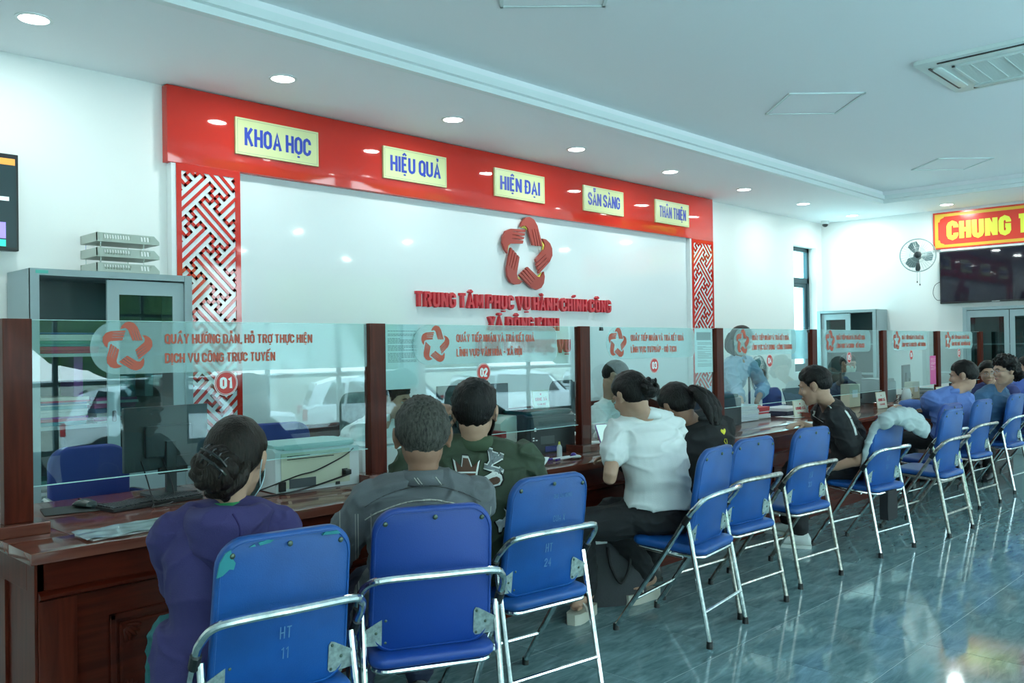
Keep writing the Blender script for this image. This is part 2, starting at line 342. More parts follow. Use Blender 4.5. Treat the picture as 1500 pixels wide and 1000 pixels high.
for k, (a, c) in enumerate(WX):
    w_ = MB(); m_ = 3
    w_.box(a, c, YF-.12, YF-.06, .25, .31).box(a, c, YF-.12, YF-.06, 3.09, 3.15).box(a, c, YF-.115, YF-.065, 2.05, 2.10).box(a, c, YF-.115, YF-.065, 1.05, 1.10)
    for q in range(m_+1):
        x = a+.03+(c-a-.06)*q/m_; w_.box(x-.025, x+.025, YF-.118, YF-.062, .25, 3.15)
    wo = struct(w_.build('window_%d' % (k+2), ALU, None, None))
    box('pane', WINGLASS, a+.02, c-.02, YF-.094, YF-.088, .28, 3.12, wo)
# ceiling: raised centre, lower soffit round the walls, stepped moulding between
ceil = struct(box('ceiling', CEIL, XL, XR, YF, YB, ZC, 3.72))
so = MB(); so.box(XL, XR, 4.63, YB, ZS, ZC).box(12.12, XR, YF, 4.63, ZS, ZC).box(XL, XR-1.29, YF, -2.2, ZS, ZC)
struct(so.build('trim_1', CEIL, None, None))
co = MB()
pr = [(0, 0), (0, .045), (-.03, .05), (-.03, .105), (.02, .115), (.02, .158), (.06, .158), (.06, 0)]
co.prism([(4.625+a, ZS+c-.003) for a, c in pr], -2.9, 12.12, 'yz')
co.prism([(12.115+a, ZS+c-.003) for a, c in pr], -2.2, 4.63, 'xz')
struct(co.build('trim_2', mat('moulding_paint', (.80, .88, .88), .5), None, None))
# tall window in the back wall, near the corner
win = MB()
for x0, x1 in ((12.43, 12.49), (13.13, 13.20)): win.box(x0, x1, 6.22, 6.28, 1.0, 2.935)
for z0, z1 in ((1.0, 1.06), (2.38, 2.46), (2.87, 2.935)): win.box(12.43, 13.20, 6.22, 6.28, z0, z1)
win.box(12.49, 12.54, 6.235, 6.265, 1.06, 2.38).box(13.06, 13.13, 6.235, 6.265, 1.06, 2.38).box(12.54, 13.06, 6.235, 6.265, 2.31, 2.38).box(12.54, 13.06, 6.235, 6.265, 1.06, 1.12)
wn = struct(win.build('window_1', mat('window_dark_frame', (.035, .07, .085), .4, .3), None, None))
box('pane', glassmat('blue_pane', (.70, .93, .93)), 12.47, 13.16, 6.247, 6.253, 1.04, 2.9, wn)
bs = MB().box(XL, XR, YB-.012, YB, 0, .12).build('baseboard_back', mat('skirting', (.10, .05, .04), .3), None, None); struct(bs)

# ------------------------------------------------------------------ recessed downlights
LEDM = mat('led_diffuser', (.93, 1, 1), .5, emit=9); RING = mat('lamp_ring', (.8, .86, .86), .35)
def downlight(x, y, z=ZS, label=None, grp=None):
    t = thing('downlight', label, 'ceiling light', (x, y, z), 0, grp)
    mb = MB(); R0 = [[V(math.cos(a)*r, math.sin(a)*r, h) for a in [2*PI*i/24 for i in range(24)]] for r, h in ((.078, 0), (.098, 0), (.1, -.006), (.08, -.008), (.078, -.004))]
    mb.rings(R0, False, True); mb.build('trim_ring', RING, t)
    MB().cyl((0, 0, -.006), .078, .005, n=24).build('diffuser', LEDM, t)
    lt = bpy.data.lights.new('lamp', 'AREA'); lt.shape = 'DISK'; lt.size = .15; lt.energy = LAMP_W; lt.color = LAMP_COLOR
    lo = bpy.data.objects.new('lamp', lt); COL.objects.link(lo); lo.parent = t; lo.location = (0, 0, -.009)
    return t
dl0 = downlight(1.665, 5.38)
LX = [1.665+1.603*i for i in range(8)]
GD = 'downlights above the back wall'
names = ['largest round downlight in the upper left corner, above the cabinet', 'round downlight above the KHOA HOC sign', 'round downlight above the HIEU QUA sign', 'round downlight above the HIEN DAI sign', 'round downlight between the SAN SANG and THAN THIEN signs',
         'round downlight just right of the red frame', 'round downlight above the bare white wall left of the tall window', 'round downlight nearest the white corner camera']
dl0['label'] = names[0]; dl0['group'] = GD
for i in range(1, 8): copy_tree(dl0, (LX[i], 5.38, ZS), label=names[i], group=GD)
copy_tree(dl0, (12.9, 4.06, ZS), label='round downlight right above the far red banner', group='downlights above the right wall')
for x, y in ((12.9, 2.6), (12.9, 1.1), (12.9, -.4), (.06, 5.38), (-1.5, 5.38)): copy_tree(dl0, (x, y, ZS), label='round downlight outside the picture', group='downlights outside the picture')
for i in range(6): copy_tree(dl0, (-1.4+2.4*i, -.9, ZC), label='round downlight in the middle ceiling, outside the picture', group='downlights of the middle ceiling')
for i in range(6): copy_tree(dl0, (-1.4+2.4*i, -2.9, ZS), label='round downlight outside the picture', group='downlights outside the picture')
# ------------------------------------------------------------------ ceiling fittings
def access_panel(c, ang, label):
    t = thing('access_panel', label, 'ceiling panel', (c[0], c[1], ZC), ang, 'access panels in the ceiling')
    s = .32; f = MB()
    for k in range(4):
        f.T = Matrix.Rotation(k*PI/2, 4, 'Z'); f.box(-s, s, s-.02, s, -.012, 0)
    f.build('frame', mat('panel_edge', (.70, .80, .80), .5), t, None); box('cover', CEIL, -s+.024, s-.024, -s+.024, s-.024, -.006, 0, t)
access_panel((7.21, 3.33), PI/4, 'square ceiling hatch left of the air conditioner')
access_panel((10.84, 3.35), PI/4, 'square ceiling hatch nearer the far red banner')
access_panel((3.75, 3.25), PI/4, 'square ceiling hatch cut by the top edge of the picture')
t = thing('ceiling_air_conditioner', 'white square four-way cassette air conditioner in the ceiling', 'air conditioner', (7.2, 1.83, ZC))
ac = mat('ac_plastic', (.72, .82, .80), .4)
MB().prism(rrect(-.5, .5, -.5, .5, .03), -.03, 0, bev=.01).build('panel', ac, t)
for k in range(4):
    mb = MB(); mb.T = Matrix.Rotation(k*PI/2, 4, 'Z'); mb.prism(rrect(-.33, .33, .355, .42, .03), -.04, -.028, bev=.004); mb.build('vane', mat('ac_vane', (.74, .84, .82), .35), t)
    mb = MB(); mb.T = Matrix.Rotation(k*PI/2, 4, 'Z'); mb.prism(rrect(-.35, .35, .42, .44, .008), -.036, -.026); mb.build('slot', BLACK, t)
mb = MB()
for k in range(4): mb.T = Matrix.Rotation(k*PI/2, 4, 'Z'); mb.box(-.29, .29, .27, .29, -.044, -.03)
mb.build('grille_frame', ac, t); box('grille_back', mat('ac_dark', (.10, .16, .16), .6), -.28, .28, -.28, .28, -.034, -.03, t)
for k in range(26): x = -.265+.0212*k; box('slat', ac, x, x+.011, -.27, .27, -.042, -.034, t)
for k in range(4): box('cross_slat', ac, -.27, .27, -.165+.11*k, -.158+.11*k, -.045, -.04, t)
t = thing('corner_camera', 'small white dome security camera in the far corner', 'camera', (13.15, 5.92, ZS))
MB().cyl((0, 0, -.05), .06, .05, n=20).build('housing', WPLASTIC, t); MB().ell((0, 0, -.055), (.045, .045, .04)).build('lens_dome', BLACK, t)

# ------------------------------------------------------------------ red feature frame on the back wall
ff = thing('red_feature_frame', 'red portal frame with white key-fret columns round the white wall panel', 'wall panel', (0, 0, 0))
YR = 6.02
MB().box(2.723, 10.01, YR, 6.1, 2.781, 3.331, .004).build('beam', RED, ff)
def fret_column(x0, x1, hx0, hx1, z0, z1):
    box('column_core', WHITEGLOSS, x0-.035, x1, YR+.008, 6.1, 0, 2.78, ff)
    fr = MB(); fr.box(x0, hx0, YR, YR+.0085, 0, 2.781).box(hx1, x1, YR, YR+.0085, 0, 2.781).box(hx0, hx1, YR, YR+.0085, z1, 2.781).box(hx0, hx1, YR, YR+.0085, 0, z0)
    fr.build('column_face', RED, ff, None)
    u = .0525; wd = .021; mb = MB(); c0 = ((hx0+hx1)/2+.045, 2.555)
    A = [[(0, 0), (-1, 0), (-1, 1), (-2, 1), (-2, -6)]]
    def rot(p, k):
        for _ in range(k): p = (p[1], -p[0])
        return p
    segs = set()
    for gi in range(-8, 9):
        for gj in range(-8, 9):
            par = (gi+gj) % 2
            for k in range(4):
                pl = [rot(p, k) for p in A[0]]
                if par: pl = [(p[1], p[0]) for p in pl]
                pl = [(p[0]+5*gi, p[1]+5*gj) for p in pl]
                for p, q in zip(pl[:-1], pl[1:]):
                    n_ = int(max(abs(p[0]-q[0]), abs(p[1]-q[1]))); d = ((q[0]-p[0])//n_, (q[1]-p[1])//n_)
                    for s_ in range(n_):
                        e = ((p[0]+d[0]*s_, p[1]+d[1]*s_), (p[0]+d[0]*(s_+1), p[1]+d[1]*(s_+1))); segs.add(tuple(sorted(e)))
    # merge collinear unit segments into runs
    runs = []
    for ax in (0, 1):
        by = {}
        for e in segs:
            if (e[0][ax] != e[1][ax]): by.setdefault(e[0][1-ax], []).append(min(e[0][ax], e[1][ax]))
        for k_, l in by.items():
            l.sort(); s0 = l[0]; pv = l[0]
            for q in l[1:]+[10**6]:
                if q != pv+1: runs.append((ax, k_, s0, pv+1)); s0 = q
                pv = q
    h = wd/u/2; c45 = math.sqrt(.5)
    def clip(poly):
        for (ax, lim, sg) in ((0, hx0, 1), (0, hx1, -1), (1, z0, 1), (1, z1, -1)):
            out = []
            for i in range(len(poly)):
                a, b2 = poly[i-1], poly[i]; fa, fb = sg*(a[ax]-lim), sg*(b2[ax]-lim)
                if (fa >= 0) != (fb >= 0): t_ = fa/(fa-fb); out.append((a[0]+(b2[0]-a[0])*t_, a[1]+(b2[1]-a[1])*t_))
                if fb >= 0: out.append(b2)
            poly = out
            if len(poly) < 3: return None
        return poly
    for ax, k_, s0, s1 in runs:
        q = [(s0-h, k_-h), (s1+h, k_-h), (s1+h, k_+h), (s0-h, k_+h)]
        if ax == 1: q = [(b2, a) for a, b2 in q]
        # u axis = down-right, v axis = up-right
        P = [(c0[0]+(a*u+b2*u)*c45, c0[1]+(-a*u+b2*u)*c45) for a, b2 in q]
        P = clip(P)
        if P: mb.prism(P, YR+.001, YR+.0082, 'xz')
    tag(mb.build('fretwork', RED, ff, None), kind='stuff')
fret_column(2.788, 3.282, 2.824, 3.242, .45, 2.73)
fret_column(9.50, 10.01, 9.54, 9.985, .45, 2.735)
MB().box(3.282, 9.466, 6.085, 6.099, .83, 2.79).build('white_panel', WHITEGLOSS, ff, None)
MB().box(3.283, 9.466, 6.04, 6.1, .12, .79, .004).box(3.283, 9.466, 6.02, 6.1, .79, .83, .004).build('wood_wainscot', WOOD, ff, None)
GOLD = mat('pale_yellow_board', (.66, .70, .36), .35); TXTBLUE = mat('sign_blue', (.03, .06, .42), .4)
for k, (txt, x0, x1) in enumerate((('KHOA HỌC', 3.237, 3.963), ('HIỆU QUẢ', 4.618, 5.344), ('HIỆN ĐẠI', 5.97, 6.696), ('SẴN SÀNG', 7.33, 8.047), ('THÂN THIỆN', 8.682, 9.408))):
    nm = ['KHOA HOC', 'HIEU QUA', 'HIEN DAI', 'SAN SANG', 'THAN THIEN'][k]
    t = thing('motto_sign', 'pale yellow plate reading %s in blue on the red beam' % nm, 'sign', (x0, YR-.022, 2.912), 0, 'motto signs on the red beam')
    wd = x1-x0
    MB().box(0, wd, 0, .022, 0, .278, .003).build('plate', GOLD, t, None)
    br = MB(); g = .014; e_ = .0025
    br.box(g, wd-g, -.001, 0, g, g+e_).box(g, wd-g, -.001, 0, .278-g-e_, .278-g).box(g, g+e_, -.001, 0, g, .278-g).box(wd-g-e_, wd-g, -.001, 0, g, .278-g); br.build('border_line', mat('thin_line', (.3, .34, .25), .5), t, None)
    lettering('lettering', txt, TXTBLUE, t, (wd/2, -.0005, .072), (1, 0, 0), (0, 0, 1), .135, width=wd*.80, depth=.002, w=1.9, gap=2.4, align='c')
BROWNRED = mat('emblem_red', (.40, .055, .04), .35); YEL = mat('emblem_yellow', (.8, .75, .12), .4)
t = thing('star_emblem', 'large brown-red emblem of five hands forming a star on the white panel', 'emblem', (6.46, 6.055, 2.375))
logo(MB(), (0, 0, 0), (1, 0, 0), (0, 0, 1), .385, 0, .025).build('hands', BROWNRED, t, None)
logo(MB(), (0, .005, 0), (1, 0, 0), (0, 0, 1), .385, 0, .015, poly=[(-.2, .69), (-.04, .70), (.03, .655), (.01, .8), (-.08, .76)]).build('yellow_inset', YEL, t, None)
LRED = mat('letter_red', (.62, .02, .035), .2, spec=.6)
for txt, x0, x1, z0 in (('TRUNG TÂM PHỤC VỤ HÀNH CHÍNH CÔNG', 5.0, 7.85, 1.812), ('XÃ ĐÔNG KINH', 5.91, 6.95, 1.60), ('TẬN TÂM PHỤC VỤ', 5.75, 7.13, 1.375)):
    o = lettering('wall_lettering', txt, LRED, None, (x0, 6.084, z0), (1, 0, 0), (0, 0, 1), .135, width=x1-x0, depth=.04, w=2.15, gap=3.1)
    tag(o, {'T': 'raised red letters reading TRUNG TAM PHUC VU HANH CHINH CONG under the emblem', 'X': 'raised red letters reading XA DONG KINH just above the glass'}.get(txt[0] if txt[1] != 'Ậ' else '-', 'lowest line of raised red letters, seen through the glass'), 'lettering', 'raised red lettering on the white panel')

# ------------------------------------------------------------------ service counter
sc = thing('service_counter', 'long dark red wooden service counter with moulded front', 'counter', (0, 0, 0))
XE = 12.78
wt = MB(); wt.box(.965, XE, 3.2, 3.44, .712, .752, .004).box(.965, 1.17, 3.442, 4.3, .712, .752, .004).box(1.172, XE, 3.442, 3.86, .712, .751, .003).box(1.172, XE, 3.862, 4.3, .712, .7505, .003)
wt.build('worktop', WOODTOP, sc)
box('front_board', WOOD, 1.0, XE-.03, 3.25, 3.275, 0, .712, sc)
MB().prism([(3.25, .575), (3.235, .578), (3.222, .587), (3.222, .598), (3.235, .607), (3.25, .61)], 1.0, XE-.03, 'yz').build('rail_moulding', WOOD, sc)
MB().box(1.0, XE-.03, 3.235, 3.25, 0, .085, .003).build('plinth', WOOD, sc, None)
for i in range(8):
    x = 1.0+1.6605*i
    if x < XE-.2: MB().box(x-.001, x+.125, 3.241, 3.25, .085, .575, .002).build('stile', WOODV, sc, None)
def panel(x0, x1, z0, z1):
    f = MB()
    for d, y0, wv in ((0, 3.236, .022), (.035, 3.243, .012)):
        a, c, e, g = x0+d, x1-d, z0+d, z1-d
        f.box(a, c, y0, 3.25, g-wv, g, .003).box(a, c, y0, 3.25, e, e+wv, .003).box(a, a+wv, y0, 3.25, e, g, .003).box(c-wv, c, y0, 3.25, e, g, .003)
    o = f.build('panel_frame', WOOD, sc, None)
    for sx, cx in ((1, x0+.05), (-1, x1-.05)):
        for sz, cz in ((-1, z1-.05), (1, z0+.05)):
            c_ = MB(); R_ = .068
            for q in range(5):
                a = (q+.5)*PI/10; c_.T = Matrix.Identity(4)
                c_.ell((cx+sx*math.cos(a)*R_*.62, 3.249, cz+sz*math.sin(a)*R_*.62), (R_*.42, .006, R_*.13), Matrix.Rotation(-sx*sz*a, 3, 'Y'), 8, 6)
            c_.build('carved_fan', WOOD, o)
for i in range(7):
    x = 1.0+1.6605*i; panel(x+.235, x+.235+.56, .115, .48); panel(x+.90, x+1.60, .115, .48)
ep = MB(); ep.box(1.0, 1.02, 3.25, 4.28, 0, .712).box(.99, 1.0, 3.25, 3.33, 0, .712, .002).box(.99, 1.0, 4.2, 4.28, 0, .712, .002).box(.99, 1.0, 3.33, 4.2, .60, .712, .002).box(.988, 1.0, 3.57, 3.6, 0, .60, .002)
ep.build('end_panel', WOODV, sc, None); box('back_board', WOOD, 1.02, XE-.03, 4.1, 4.12, 0, .71, sc); box('end_panel', WOODV, XE-.05, XE-.03, 3.275, 4.28, 0, .71, sc)
PX = [1.04+1.6605*i for i in range(8)]
ords = ['nearest the camera at the left edge', 'right of the cream printer', 'between the black printer and the clerk with glasses', 'left of the standing clerk', 'behind the head of the man in the black polo', 'above the chair with the grey jacket', 'right beside the pink note', 'at the far end of the glass']
for i, x in enumerate(PX):
    t = thing('partition_post', 'dark wooden screen post, '+ords[i], 'post', (x, 3.6, .752), 0, 'posts of the glass screen')
    MB().box(-.05, .05, -.026, .026, .045, .806, .003).build('shaft', WOODV, t, None)
    MB().box(-.095, .095, -.07, .07, 0, .045, .004).build('base', WOODTOP, t, None)
nums = ['01', '02', '03', '04', '05', '06', '07']
L2 = [('QUẦY HƯỚNG DẪN, HỖ TRỢ THỰC HIỆN', 'DỊCH VỤ CÔNG TRỰC TUYẾN', .72, .52), ('QUẦY TIẾP NHẬN VÀ TRẢ KẾT QUẢ', 'LĨNH VỰC VĂN HÓA - XÃ HỘI', .64, .53), ('QUẦY TIẾP NHẬN VÀ TRẢ KẾT QUẢ', 'LĨNH VỰC TƯ PHÁP - HỘ TỊCH', .66, .56),
      ('QUẦY TIẾP NHẬN VÀ TRẢ KẾT QUẢ', 'LĨNH VỰC XÂY DỰNG - CÔNG THƯƠNG', .65, .71), ('QUẦY TIẾP NHẬN VÀ TRẢ KẾT QUẢ', 'LĨNH VỰC TÀI CHÍNH - KẾ HOẠCH', .68, .66), ('QUẦY TIẾP NHẬN VÀ TRẢ KẾT QUẢ', 'LĨNH VỰC TÀI NGUYÊN - MÔI TRƯỜNG', .68, .74), ('QUẦY TIẾP NHẬN VÀ TRẢ KẾT QUẢ', 'LĨNH VỰC THUẾ - BẢO HIỂM XÃ HỘI', .68, .72)]
lox = [.415, .405, .37, .385, .37, .38, .375]; tox = [.57, .56, .52, .54, .51, .53, .51]; nox = [.845, .77, .80, .84, .80, .81, .79]
BADGEW = mat('badge_white', (.85, .9, .9), .4)
for i in range(7):
    x0 = 1.035+1.6605*i
    t = thing('glass_screen', 'clear glass screen, '+['nearest the camera, lettered QUAY HUONG DAN', 'lettered VAN HOA - XA HOI', 'lettered TU PHAP - HO TICH', 'lettered XAY DUNG - CONG THUONG, the standing clerk behind it', 'lettered TAI CHINH, the masked clerk behind it', 'with the pink note on it', 'last of the row, behind the man in light blue'][i], 'glass screen', (x0, 3.6, 0), 0, 'glass screens along the counter')
    MB().box(.056, 1.6045+.01, -.004, .004, .925, 1.554).build('pane', GLASS, t, None)
    MB().box(.056, 1.61, -.0042, .0042, .9215, .925).build('edge_highlight', mat('edge_highlight_teal', (.50, .74, .72), .3), t, None); MB().box(.056, 1.61, -.0042, .0042, 1.554, 1.556).build('edge_highlight', MATS['edge_highlight_teal'], t, None)  # highlight along the pane's bottom and top edge, painted as pale teal strips
    pr_ = 1.61 if i == 0 else (1.41 if i == 1 else 1.33)
    MB().prism(rrect(.27 if i == 0 else .25, pr_, 1.338, 1.553, [.105, .06, .06, .105] if i else [.105, .005, .005, .105], 8), -.0065, -.0045, 'xz').build('frosted_film', FROST, t, None)
    logo(MB(), (lox[i], -.0075, 1.448), (1, 0, 0), (0, 0, 1), .104, 0, .0008).build('star_logo', STICKRED, t, None)
    a, b2, w1, w2 = L2[i]
    lettering('lettering', a, STICKRED, t, (tox[i], -.0075, 1.4615), (1, 0, 0), (0, 0, 1), .042 if i else .040, width=w1, depth=.0008, w=2.05, gap=2.5)
    lettering('lettering', b2, STICKRED, t, (tox[i], -.0075, 1.380), (1, 0, 0), (0, 0, 1), .042 if i else .040, width=w2, depth=.0008, w=2.05, gap=2.5)
    MB().cyl((nox[i], -.0045, 1.285), .056, -.001, 'y', 32).build('badge_edge', BADGEW, t, None)
    bd = MB().cyl((nox[i], -.0057, 1.285), .053, -.001, 'y', 32).build('number_badge', NUMRED, t, None)
    MB().tube([V(nox[i]+.049*math.cos(a_), -.0072, 1.285+.049*math.sin(a_)) for a_ in [2*PI*k/32 for k in range(33)]], .0012, 4).build('badge_ring', BADGEW, bd, None)
    lettering('number', nums[i], BADGEW, bd, (nox[i], -.0068, 1.262), (1, 0, 0), (0, 0, 1), .048, width=.060, depth=.0008, w=2.5, gap=3.0, align='c')
# sheets taped to the glass
INK = mat('print_grey', (.28, .30, .31), .7)
def notice(x0, x1, z0, z1, y, label, lines, seed, head=False, cat='notice', m=PAPER, ink=INK):
    rnd = random.Random(seed); t = thing('paper_notice', label, cat, (x0, y, z0))
    MB().box(0, x1-x0, 0, .0006, 0, z1-z0).build('sheet', m, t, None); mb = MB(); W_ = x1-x0; Hh = z1-z0; z = Hh*.90
    if head: mb.box(W_*.1, W_*.9, -.0004, 0, Hh*.74, Hh*.92); z = Hh*.68
    while z > Hh*(.38 if not head else .12) and lines > 0:
        x = W_*.15; e = W_*(.95 if rnd.random() < .7 else rnd.uniform(.45, .85))
        while x < e-.01: q = rnd.uniform(.008, .022); mb.box(x, min(x+q, e), -.0004, 0, z, z+.0035); x += q+.003
        z -= .0075 if rnd.random() < .7 else .016; lines -= 1
    mb.build('print', ink, t, None); return t
b1 = PX[1]; b2_ = PX[2]
notice(b1+.052, b1+.29, 1.215, 1.552, 3.606, 'white printed sheet taped inside the glass beside the second post', 30, 3)
notice(b2_+1.345, b2_+1.60, 1.215, 1.552, 3.606, 'white printed sheet with grey heading left of the fourth post', 30, 4, True)
notice(10.735, 10.93, .93, 1.265, 3.592, 'bright pink narrow note stuck on the glass left of the seventh post', 14, 5, cat='note', m=mat('pink_paper', (.72, .12, .34), .6), ink=mat('pink_ink', (.85, .6, .7), .6))
notice(PX[3]+1.26, PX[3]+1.58, 1.29, 1.55, 3.607, 'pale blue translucent sheet taped inside the glass left of the fifth post', 0, 6, m=mat('blue_sheet', (.30, .58, .68), .6, alpha=.75))

# ------------------------------------------------------------------ steel cabinets
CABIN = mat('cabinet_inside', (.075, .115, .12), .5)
CABGLASS = glassmat('cabinet_glass', (.55, .72, .72))
def cabinet(name_label, loc, rz, w, h, d, door_side, both=False):
    """local: x along the front, y into the cabinet, front at y=0"""
    t = thing('steel_cabinet', name_label, 'cabinet', loc, rz)
    b = MB(); e = .022
    b.box(0, e, 0, d, 0, h).box(w-e, w, 0, d, 0, h).box(e, w-e, 0, d, h-.04, h).box(e, w-e, 0, d, 0, .08); b.box(0, .05, -.004, .02, 0, h).box(w-.05, w, -.004, .02, 0, h)
    b.build('body', GREYMET, t, None)
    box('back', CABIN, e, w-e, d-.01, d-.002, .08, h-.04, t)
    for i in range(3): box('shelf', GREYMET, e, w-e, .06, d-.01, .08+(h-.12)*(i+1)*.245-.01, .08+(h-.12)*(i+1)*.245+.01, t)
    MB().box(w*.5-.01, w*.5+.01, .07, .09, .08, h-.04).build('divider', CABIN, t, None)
    dw = w/2+.0
    for k in ((0, 1) if both else (door_side,)):
        x0 = e+.03 if k == 0 else w-e-.03-dw; y0 = .012 if k == 1 else .036
        if both: x0 = (e+.01 if k == 0 else w/2+.005); dw = w/2-e-.015; y0 = .012
        z0, z1 = .09, h-.05; s = .075 if not both else .06
        f = MB().box(x0, x0+s, y0, y0+.02, z0, z1).box(x0+dw-s, x0+dw, y0, y0+.02, z0, z1).box(x0+s, x0+dw-s, y0, y0+.02, z1-.09, z1).box(x0+s, x0+dw-s, y0, y0+.02, z0, z0+.7).box(x0+s, x0+dw-s, y0, y0+.02, (z0+z1)/2+.02, (z0+z1)/2+.045 if both else (z0+z1)/2+.021)
        dd = f.build('sliding_door', mat('door_steel', (.36, .46, .48), .4), t, None)
        box('pane', CABGLASS, x0+s, x0+dw-s, y0+.008, y0+.012, z0+.7, z1-.09, dd)
        hx = x0+s*.5 if k == door_side or k == 1 else x0+dw-s*.5
        MB().prism(rrect(hx-.012, hx+.012, h*.53-.035, h*.53+.035, .008), y0-.003, y0, 'xz').build('handle', BLACK, dd, None)
    return t
c1 = cabinet('grey steel sliding-door cabinet with binders behind counter 01', (1.71, 5.64, 0), 0, 1.0, 1.94, .43, 1)
cabinet('grey steel cabinet in the far corner behind counter 05', (12.97, 5.99, 0), -PI/2, .90, 1.93, .43, 0)
cabinet('grey steel cabinet under the wall television', (12.97, 3.90, 0), -PI/2, 1.15, 1.90, .43, 0, True)
box('top_sticker', mat('teal_sticker', (.10, .5, .42), .5), .03, .10, -.006, -.004, 1.91, 1.93, c1)
# documents on the shelves of the left cabinet
rnd = random.Random(11)
cols = [(.55, .62, .60), (.10, .28, .32), (.30, .07, .30), (.05, .12, .28), (.5, .5, .42), (.62, .68, .68), (.10, .30, .26), (.45, .05, .12)]
def docstack(x, y, z, w, d, hh, grp, label, name='document', rz=0, cols_=cols, cat='document', th=(.008, .03)):
    z1 = z; made = []
    while z1 < z+hh:
        q = rnd.uniform(*th); c = rnd.choice(cols_)
        m = mat('doc_%d' % (int(c[0]*99)*10000+int(c[1]*99)*100+int(c[2]*99)), c, .6)
        o = MB().box(-w/2, w/2, -d/2, d/2, 0, q*.94, .0015).build(name, m, None, None)
        o.location = (x+rnd.uniform(-.012, .012), y+rnd.uniform(-.01, .01), z1+.0005); o.rotation_euler = (0, 0, rz+rnd.uniform(-.06, .06)); tag(o, label, cat, grp); z1 += q; made.append(o)
    for i, o in enumerate(made):
        k = len(made)-1-i; o['label'] = ('topmost' if k == 0 else 'lowest' if i == 0 else (['second', 'third', 'fourth', 'fifth', 'sixth'][k-1]+' from the top' if k <= 5 else ['', 'second', 'third', 'fourth', 'fifth', 'sixth'][min(i, 5)]+' from the bottom'))+': '+label
sh = [.08+1.82*.245*k+.011 for k in (1, 2, 3)]
docstack(1.96, 5.86, sh[2], .36, .24, .13, 'papers on the upper shelf of the left cabinet', 'paper bundle lying on the upper shelf of the left cabinet')
docstack(2.34, 5.87, sh[2], .30, .24, .10, 'papers behind the glass on the upper shelf', 'paper bundle behind the sliding glass on the upper shelf')
docstack(1.93, 5.86, sh[1], .28, .25, .17, 'papers on the middle shelf of the left cabinet', 'paper bundle lying on the middle shelf, at the left')
docstack(2.24, 5.85, sh[1], .26, .24, .15, 'dark folders on the middle shelf', 'folder lying on the middle shelf beside the paper bundles', 'folder', cols_=[(.04, .10, .2), (.4, .05, .2), (.6, .65, .66)], cat='folder')
docstack(1.95, 5.86, sh[0], .34, .25, .10, 'papers on the lower shelf of the left cabinet', 'paper bundle lying on the lower shelf of the left cabinet')
for k in range(7):
    c = [(.20, .05, .25), (.04, .20, .26), (.03, .14, .30), (.55, .60, .60), (.03, .22, .28), (.02, .12, .16), (.40, .46, .46)][k]
    o = MB().box(-.0275, .0275, -.12, .12, 0, .29, .003).build('box_file', mat('box_file_%d' % k, c, .5), None, None); o.location = (2.02+.058*k, 5.88, sh[1]+.172 if k < 3 else sh[1]+.155); o.rotation_euler = (0, .0, 0)
    if k >= 3: o.location = (2.13+.058*(k-3)+.16, 5.88, sh[1]+.157)
    bpy.data.objects.remove(o) if k in (1, 2, 3, 5) else tag(o, ['purple', '', '', '', 'teal', '', 'grey'][k]+' box file standing on the middle shelf pile', 'box file')
# letter trays on top of the cabinet
for k in range(3):
    t = thing('letter_tray', ['lowest', 'middle', 'topmost'][k]+' grey slotted letter tray on the left cabinet', 'letter tray', (2.10, 5.66, 1.942+.001+.095*k), 0, 'letter trays on the left cabinet')
    TR = mat('tray_grey', (.46, .52, .46), .45); mb = MB(); L_, D_ = .40, .27
    mb.box(0, L_, 0, D_, 0, .006); mb.box(0, .006, 0, D_, .006, .055)
    for y in (0, D_-.006):
        for a, c in ((0, .045), (.045, .215), (.215, .275), (.275, .34)):
            if a in (.045, .275):
                mb.box(a, c, y, y+.006, .006, .016).box(a, c, y, y+.006, .046, .056); nn = int((c-a)/.0165)
                for q in range(nn+1): x = a+(c-a-.005)*q/nn; mb.prism([(x, .016), (x+.006, .016), (x+.002, .046), (x-.004, .046)], y, y+.006, 'xz')
            else: mb.box(a, c, y, y+.006, .006, .056)
        mb.prism([(.34, .006), (.40, .006), (.40, .02), (.365, .056), (.34, .056)], y, y+.006, 'xz')
    mb.build('tray', TR, t, None)
    if k:
        for x, y in ((.03, .01), (.03, .26), (.3, .01), (.3, .26), (.12, .26)): MB().cyl((x, y, -.04), .0022, .041, n=6).build('riser', CHROME, t, None)

# ------------------------------------------------------------------ televisions, banner, fans
t = thing('wall_television', 'small screen on the left wall with orange, violet and green tiles', 'television', (0, 6.02, 0))
MB().box(.72, 1.765, 0, .06, 2.075, 2.68, .004).build('casing', BLACK, t, None); box('screen', mat('screen_dark', (.012, .03, .035), .25, emit=.25), .74, 1.75, -.002, 0, 2.095, 2.655, t)
box('orange_tile', mat('scr_orange', (.75, .28, .05), .4, emit=.5), 1.60, 1.745, -.004, -.002, 2.61, 2.65, t); box('violet_tile', mat('scr_violet', (.28, .22, .75), .4, emit=.6), 1.2, 1.69, -.004, -.002, 2.15, 2.25, t)
box('green_tile', mat('scr_green', (.03, .6, .42), .4, emit=.6), 1.2, 1.69, -.004, -.002, 2.1, 2.142, t); box('white_tile', mat('scr_white', (.6, .7, .7), .4, emit=.6), 1.63, 1.71, -.004, -.002, 2.385, 2.41, t)
t = thing('large_television', 'large black television on the far wall under the red banner', 'television', (13.3, 0, 0))
MB().box(0, .07, 2.0, 4.297, 1.975, 2.72, .006).build('casing', BLACK, t, None); box('screen', mat('tv_screen', (.012, .012, .022), .03, spec=.5), -.003, 0, 2.015, 4.28, 2.0, 2.705, t)
